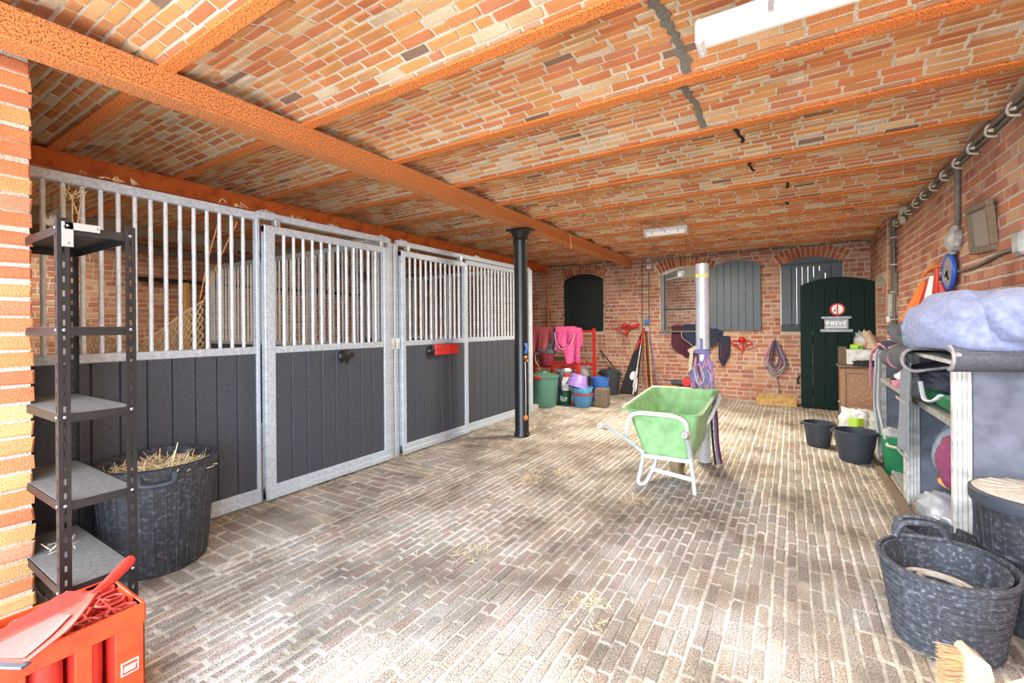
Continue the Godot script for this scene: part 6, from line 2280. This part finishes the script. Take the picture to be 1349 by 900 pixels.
func lockers() -> void:
	locker("locker", "near grey locker unit with a big grey end panel and ribbed white posts", -3.25, -4.42, 1.15)
	locker("locker", "far grey locker unit beside the brown cabinet, ropes hanging at its post", -4.47, -5.78, 1.08)
	var pr := G.new()
	pr.bar(Vector3(0.655, 0.02, -6.2), Vector3(0.69, 0.02, -3.5), 0.05, 0.04)
	single("pallet_rail", pr, M.wood_weathered, "grey wooden rail on the floor along the foot of the lockers", "rail")
	# blankets on the near unit
	var bl := thing("blue_blanket", "big pale blue fleece blanket bundled on top of the near locker", "blanket", Vector3(0.88, 1.17, -3.55))
	var b1 := G.new()
	lump(b1, Vector3(-0.02, 0.16, 0.02), Vector3(0.25, 0.19, 0.5), 61, 0.16, 1.6, 48, 0.62)
	put(bl, "fleece", b1, M.blue_fleece)
	var b2 := G.new()
	lump(b2, Vector3(0.06, 0.2, 0.3), Vector3(0.15, 0.14, 0.35), 66, 0.15, 1.6, 40, 0.9)
	put(bl, "fold", b2, M.blue_fleece)
	var b3 := G.new()
	lump(b3, Vector3(-0.16, 0.1, -0.42), Vector3(0.08, 0.1, 0.12), 67, 0.2, 2.0, 24, 0.9)
	put(bl, "grey_corner", b3, M.blue_grey_cloth)
	var gp := thing("grey_pad", "long folded dark grey saddle pad under the pale blue blanket", "saddle pad", Vector3(0.75, 1.17, -3.35))
	var rows := []
	for i in 13:
		var u := i / 12.0
		var row := []
		var zz := lerpf(0.3, -0.85, u)
		for k in 8:
			var s := k / 7.0
			row.push_back(Vector3(lerpf(-0.05, 0.4, s), 0.02 + 0.045 * sin(PI * clampf(u * 1.3, 0, 1)) * (1.0 - 0.5 * s) + 0.02 * s, zz))
		rows.push_back(row)
	rows.reverse()
	var g1 := G.new()
	g1.sheet(rows, 0.014)
	put(gp, "upper_layer", g1, M.grey_cloth)
	var e1 := []
	for r in rows: e1.push_back(r[0])
	var g2 := G.new()
	g2.tube(e1, 0.013, 6)
	put(gp, "edge_binding", g2, M.trim_cloth)
	var g3 := G.new()
	var r3 := []
	for i in 16:
		var u := i / 15.0
		var row := []
		var y := 0.05
		var z := 0.0
		if u < 0.55:
			z = lerpf(-0.45, 0.2, u / 0.55)
			y = 0.075 - 0.02 * u
		else:
			var a := (u - 0.55) / 0.45 * PI
			z = 0.2 + sin(a) * 0.09
			y = 0.0 + cos(a) * 0.06
		for k in 6: row.push_back(Vector3(lerpf(-0.06, 0.36, k / 5.0), y + 0.004 * k, z))
		r3.push_back(row)
	g3.sheet(r3, 0.013)
	put(gp, "rolled_end", g3, M.grey_cloth)
	var e3 := []
	for r in r3: e3.push_back(r[0])
	var g4 := G.new()
	g4.tube(e3, 0.012, 6)
	put(gp, "edge_binding", g4, M.trim_cloth)
	var p2 := thing("trimmed_pad", "grey saddle pad with a wide white bound loop hanging over the locker edge", "saddle pad", Vector3(0.7, 1.15, -4.2))
	folded_pad(p2, "pad", Vector3(0, 0.02, 0), 0.5, 0.34, 0.15, 0.05, M.grey_cloth, M.trim_cloth)
	var p3 := thing("pink_trimmed_pad", "grey saddle pad with pink edging hanging over the far locker edge", "saddle pad", Vector3(0.7, 1.1, -4.75))
	folded_pad(p3, "pad", Vector3(0, 0.01, 0), 0.42, 0.34, 0.11, 0.04, M.grey_cloth, M.pink_trim)
	var p4 := thing("dark_rug", "dark grey and plum rug heaped on the far locker below the vests", "horse rug", Vector3(0.9, 1.1, -4.95))
	var d1 := G.new()
	lump(d1, Vector3(0.02, 0.12, 0.02), Vector3(0.2, 0.15, 0.4), 71, 0.4, 3.0, 40, 0.7)
	put(p4, "cloth", d1, M.grey_cloth)
	var d2 := G.new()
	lump(d2, Vector3(-0.08, 0.04, -0.2), Vector3(0.14, 0.06, 0.3), 73, 0.3, 3.0, 30, 0.7)
	put(p4, "purple_fold", d2, M.navy)
	var d3 := G.new()
	d3.tube(spl([Vector3(-0.2, 0.02, -0.5), Vector3(-0.22, 0.06, -0.3), Vector3(-0.2, 0.03, -0.05), Vector3(-0.17, 0.07, 0.2)], 6), 0.016, 6)
	put(p4, "pink_edge", d3, M.pink_trim)
	var gr := G.new()
	gr.at(0.8, 1.105, -5.2, 0.14, 0.05, 0.18, 0.015)
	single("green_pad", gr, M.bucket_green, "small green pad on the far locker beside the pink ribbon", "pad")
	var br := G.new()
	br.tube(spl([Vector3(1.12, 1.64, -3.7), Vector3(1.12, 1.6, -3.9)], 4), 0.01, 6)
	var tn := G.new()
	lump(tn, Vector3(0.8, 1.2, -4.05), Vector3(0.06, 0.02, 0.16), 77, 0.3, 2.0, 20)
	single("tan_strap", tn, M.pole_wood, "tan leather strap lying beside the blue blanket's end", "strap")
	var cs := G.new()
	lump(cs, Vector3(0.8, 1.23, -3.98), Vector3(0.035, 0.025, 0.06), 78, 0.2, 2.0, 16)
	single("red_cloth", cs, M.red_dusty, "small coral red cloth tucked under the blue blanket's end", "cloth")
	# pink ribbon and ropes at the far post
	var rb := G.new()
	rb.tube(spl([Vector3(0.82, 1.13, -5.5), Vector3(0.74, 1.12, -5.62), Vector3(0.68, 1.05, -5.7), Vector3(0.675, 0.85, -5.76), Vector3(0.68, 0.72, -5.74)], 6), 0.014, 6, true, false, 0.5)
	rb.tube(spl([Vector3(0.84, 1.12, -5.4), Vector3(0.75, 1.1, -5.6), Vector3(0.7, 1.06, -5.72)], 6), 0.018, 6, true, false, 0.5)
	single("pink_ribbon", rb, M.pink_trim, "pink lead rope lying over the far top corner of the lockers", "lead rope")
	for e in [[-5.56, 0.3, 0.0, "grey knotted rope hanging at the far locker post, left of the pair"], [-5.36, 0.32, 0.12, "grey knotted rope hanging at the far locker post, right of the pair"]]:
		var g := G.new()
		var pts := spl([Vector3(0.8, 1.1, e[0] + 0.05), Vector3(0.71, 1.09, e[0]), Vector3(0.69, 0.9, e[0]), Vector3(0.685, 0.6, e[0] - 0.03 + e[2] * 0.3), Vector3(0.69, 0.45, e[0] + e[2]), Vector3(0.7, e[1], e[0] + e[2] * 1.6 + 0.05)], 12)
		var rad := []
		for k in pts.size(): rad.push_back(0.011 + 0.003 * (k % 2))
		g.tube(pts, rad, 7)
		single("lead_rope", g, M.rope_grey, e[3], "rope")
	# grey mesh cloth hung at the middle post
	var mc := thing("mesh_cloth", "long grey mesh cloth hanging down beside the lockers' middle post", "cloth", Vector3(0.69, 1.1, -4.25))
	var mr := []
	for i in 14:
		var u := i / 13.0
		var row := []
		for k in 7:
			var s := k / 6.0
			row.push_back(Vector3(-0.01 - 0.015 * sin(s * 5.0 + u * 2.0), -0.02 - u * 0.66, lerpf(0.28, -0.12, s)))
		mr.push_back(row)
	mr.reverse()
	var m1 := G.new()
	m1.sheet(mr, 0.005)
	put(mc, "cloth", m1, M.grey_mesh)
	for y in [-0.3, -0.68]:
		var m2 := G.new()
		m2.bar(Vector3(-0.03, y, 0.28), Vector3(-0.03, y, -0.12), 0.006, 0.022)
		put(mc, "band", m2, M.trim_cloth)
	# things on the shelves
	var a1 := G.new()
	a1.at(0.93, 0.865, -3.85, 0.3, 0.1, 0.7, 0.02)
	single("green_case", a1, M.bucket_green, "flat green case on the near locker's shelf", "case")
	var a2 := thing("navy_halter", "navy straps and halters piled on the green case in the near locker", "halter", Vector3(0.9, 0.92, -3.85))
	var a3 := G.new()
	lump(a3, Vector3(0, 0.05, 0), Vector3(0.15, 0.07, 0.3), 81, 0.5, 4.0, 30)
	put(a2, "straps", a3, M.navy)
	var a4 := G.new()
	a4.tube(spl([Vector3(-0.15, 0.0, 0.25), Vector3(-0.17, -0.05, 0.15), Vector3(-0.17, -0.06, -0.05), Vector3(-0.16, 0.03, -0.2)], 5), 0.015, 6, true, false, 0.5)
	put(a2, "pale_strap", a4, M.white_cloth)
	var a5 := thing("fly_boots", "teal, white and black boots piled on the far locker's shelf", "boots", Vector3(0.9, 0.82, -5.0))
	for e in [[M.teal, 0.0, 0.08, 0.1, 0.12], [M.black_cloth, -0.08, 0.03, -0.05, 0.14], [M.white_cloth, -0.06, 0.07, 0.0, 0.1], [M.pink_trim, -0.1, 0.02, 0.15, 0.08]]:
		var g := G.new()
		lump(g, Vector3(e[1], e[2], e[3]), Vector3(0.09, 0.045, e[4]), int(e[4] * 1000), 0.3, 2.0, 22)
		put(a5, "boot", g, e[0])
	var a6 := thing("grooming_bag", "black and teal grooming bag standing in the lower far locker", "bag", Vector3(0.95, 0.05, -4.78))
	var a7 := G.new()
	lump(a7, Vector3(0, 0.3, 0), Vector3(0.15, 0.3, 0.2), 91, 0.15, 2.0, 30, 1.0)
	put(a6, "bag_body", a7, M.black_cloth)
	var a8 := G.new()
	lump(a8, Vector3(-0.03, 0.46, 0.06), Vector3(0.13, 0.11, 0.15), 92, 0.1, 2.0, 24, 1.0)
	put(a6, "teal_panel", a8, M.teal)
	var a9 := G.new()
	lump(a9, Vector3(-0.08, 0.2, 0.1), Vector3(0.08, 0.16, 0.07), 93, 0.1, 2.0, 22, 1.0)
	put(a6, "lilac_pocket", a9, M.blue_grey_cloth)
	var sd := thing("saddle", "pale blue grey saddle cloth with a plum cover hanging in the near locker", "saddle", Vector3(0.92, 0.45, -3.75))
	var s1 := G.new()
	lump(s1, Vector3(0.0, 0.08, 0.0), Vector3(0.16, 0.19, 0.26), 95, 0.15, 2.0, 30, 1.0)
	put(sd, "cloth", s1, M.blue_grey_cloth)
	var s2 := G.new()
	lump(s2, Vector3(-0.04, 0.08, 0.17), Vector3(0.15, 0.17, 0.14), 96, 0.15, 2.0, 30, 1.0)
	put(sd, "plum_cover", s2, M.plum)
	var s3 := G.new()
	lump(s3, Vector3(-0.1, -0.1, -0.06), Vector3(0.04, 0.025, 0.1), 97, 0.1, 2.0, 16)
	put(sd, "tan_flap", s3, M.twine)
	var s4 := G.new()
	s4.tube([Vector3(0.1, 0.05, 0.0), Vector3(0.2, 0.05, 0.0)], 0.03, 8)
	put(sd, "bracket", s4, M.zinc)
	var ps := G.new()
	lump(ps, Vector3(0.9, 0.13, -3.8), Vector3(0.18, 0.1, 0.35), 98, 0.4, 3.0, 36, 0.75)
	single("plastic_sack", ps, M.plastic_sheet, "crumpled pale plastic sack on the near locker's floor", "sack")

func front_right() -> void:
	# big lidded barrel
	var o := thing("black_barrel", "big black ribbed barrel with a dusty pale lid at the right edge", "barrel", Vector3(0.93, 0, -2.9))
	var g := G.new()
	g.lathe([Vector2(0, 0), Vector2(0.17, 0), Vector2(0.178, 0.012), Vector2(0.215, 0.54), Vector2(0, 0.54)], Transform3D(), 44)
	put(o, "shell", g, M.black_plastic)
	for k in 26:
		var a := TAU * k / 26
		var r := G.new()
		r.bar(Vector3(cos(a) * 0.179, 0.02, sin(a) * 0.179), Vector3(cos(a) * 0.215, 0.53, sin(a) * 0.215), 0.007, 0.007)
		put(o, "rib", r, M.black_plastic)
	var c := G.new()
	c.lathe([Vector2(0.226, 0.53), Vector2(0.232, 0.545), Vector2(0.232, 0.585), Vector2(0.224, 0.592), Vector2(0.22, 0.592)], Transform3D(), 44)
	var lid := put(o, "lid_rim", c, M.black_tub)
	var t := G.new()
	t.lathe([Vector2(0, 0.53), Vector2(0.222, 0.53), Vector2(0.224, 0.59), Vector2(0.19, 0.6), Vector2(0.03, 0.605), Vector2(0, 0.606)], Transform3D(), 44)
	put(lid, "lid_top", t, M.lid_dusty, "dusty pale lid top")
	for k in 16:
		var a := TAU * k / 16 + 0.1
		var r := G.new()
		r.bar(Vector3(cos(a) * 0.06, 0.606, sin(a) * 0.06), Vector3(cos(a) * 0.2, 0.6, sin(a) * 0.2), 0.006, 0.006)
		put(lid, "lid_rib", r, M.lid_dusty)
	# oval rubber tub with a second one nested in it
	var rot := -0.4
	var ot := thing("oval_tub", "scuffed black oval rubber tub with ridged sides at the front right", "tub", Vector3(0.55, 0, -2.6), rot)
	var t1 := G.new()
	tub(t1, 0.17, 0.22, 0.34, 0.01, Transform3D(), 1.0, 1.18, 0.007, 12)
	put(ot, "shell", t1, M.black_rubber)
	var h1 := G.new()
	var oh := Basis(Vector3.UP, -rot)
	var outv: Vector3 = (oh * Vector3(-0.2, 0, -0.98)).normalized()
	var alv := Vector3.UP.cross(outv).normalized()
	var ec := Vector3(outv.x * 0.222, 0.335, outv.z * 0.222 * 1.18)
	h1.tube(spl([ec - alv * 0.1, ec - alv * 0.085 + Vector3(0, 0.045, 0) + outv * 0.02, ec - alv * 0.05 + Vector3(0, 0.07, 0) + outv * 0.03, ec + alv * 0.05 + Vector3(0, 0.07, 0) + outv * 0.03, ec + alv * 0.085 + Vector3(0, 0.045, 0) + outv * 0.02, ec + alv * 0.1], 5), 0.014, 8)
	put(ot, "handle", h1, M.black_rubber)
	var inr := thing("inner_tub", "grey black rubber tub nested inside the oval tub, its handle raised", "tub", Vector3(0.54, 0.2, -2.59), rot)
	var t2 := G.new()
	tub(t2, 0.18, 0.197, 0.135, 0.007, Transform3D(), 1.0, 1.16, 0.006)
	put(inr, "shell", t2, M.black_rubber)
	var h2 := G.new()
	var e2 := Vector3(outv.x * 0.195, 0.13, outv.z * 0.195 * 1.16)
	h2.tube(spl([e2 - alv * 0.1, e2 - alv * 0.08 + Vector3(0, 0.05, 0), e2 - alv * 0.05 + Vector3(0, 0.075, 0), e2 + alv * 0.05 + Vector3(0, 0.075, 0), e2 + alv * 0.08 + Vector3(0, 0.05, 0), e2 + alv * 0.1], 5), 0.014, 8)
	h2.tube([e2 - alv * 0.09 + Vector3(0, 0.012, 0), e2 + alv * 0.09 + Vector3(0, 0.012, 0)], 0.012, 8)
	put(inr, "handle", h2, M.black_rubber)
	var cur := thing("curry_comb", "pale dusty oval ring lying in the bottom of the nested tub", "ring", Vector3(0.54, 0.213, -2.64), rot)
	for e in [0.085, 0.055]:
		var r := G.new()
		var pts := []
		for k in 28: pts.push_back(Vector3(cos(TAU * k / 28) * e * 1.25, 0.012, sin(TAU * k / 28) * e * 0.75))
		r.tube(pts, 0.011, 6, false, true)
		put(cur, "ring_coil", r, M.lid_dusty)
	# third low bucket behind
	var lb := thing("low_bucket", "shallow dark bucket tilted behind the oval tub's handles", "bucket", Vector3(0.6, 0, -3.12))
	var l1 := G.new()
	tub(l1, 0.13, 0.165, 0.26, 0.01, Transform3D(Basis(Vector3(0, 0, 1), -0.12), Vector3(0, 0.02, 0)))
	put(lb, "shell", l1, M.black_rubber)
	# broom
	var br := thing("broom", "wooden broom with yellow bristles standing at the front right corner", "broom", Vector3(0.49, 0.14, -2.06))
	var bb := Basis(Vector3.UP, 0.25) * Basis(Vector3(0, 0, 1), 0.02)
	var hd := G.new()
	hd.prism(PackedVector2Array([Vector2(-0.02, -0.25), Vector2(0.035, -0.25), Vector2(0.052, -0.18), Vector2(0.052, 0.06), Vector2(0.044, 0.1), Vector2(0.0, 0.135), Vector2(-0.012, 0.132), Vector2(-0.02, 0.12)]), Transform3D(bb, Vector3.ZERO) * Transform3D(Basis(), Vector3(0, 0, -0.03)), 0.06)
	put(br, "head", hd, M.wood_pale)
	var bs := G.new()
	for k in 900:
		var y := rng.randf_range(-0.25, 0.118)
		var z := rng.randf_range(-0.028, 0.028)
		var p := bb * Vector3(-0.018, y, z)
		var q := bb * Vector3(-0.072 + rng.randf_range(-0.006, 0.006), y + rng.randf_range(-0.012, 0.014), z * 1.15 + rng.randf_range(-0.004, 0.004))
		bs.col = lin(rng.randf_range(200, 228), rng.randf_range(164, 190), rng.randf_range(112, 146))
		var sd := Vector3(0, 0.0012, 0.0006)
		bs.quad(p - sd, p + sd, q + sd, q - sd)
	put(br, "bristles", bs, M.bristle).set_meta("kind", "stuff")
	var hn := G.new()
	hn.tube([bb * Vector3(0.035, 0.0, 0.035), Vector3(0.055, 0.03, 0.035), Vector3(0.32, 0.26, 0.06)], [0.02, 0.016, 0.016], 12)
	put(br, "handle", hn, M.wood_pale)

func _ready() -> void:
	rng.seed = 7
	set_camera_and_light()
	make_materials()
	make_palettes()
	build_floor()
	build_ceiling()
	build_walls()
	build_windows()
	build_door()
	steel_beam(-2.79, M.rust_beam, "long rust speckled steel beam resting on the black iron column")
	steel_beam(-4.7, M.orange_beam, "smooth orange painted steel beam above the horse stalls")
	columns()
	stalls()
	stall_extras()
	lamp("strip_light", "large white strip light under the vaults at the near right", Vector3(0.36, 2.6, -2.1), 1.4, 1.8)
	lamp("strip_light", "small distant white strip light deep in the barn aisle", Vector3(-1.42, 2.6, -6.2), 0.56, 9.0)
	shelf_rack()
	straw_tub()
	crate_and_pan()
	wheelbarrow()
	back_clutter()
	right_wall_things()
	cabinet_corner()
	lockers()
	front_right()
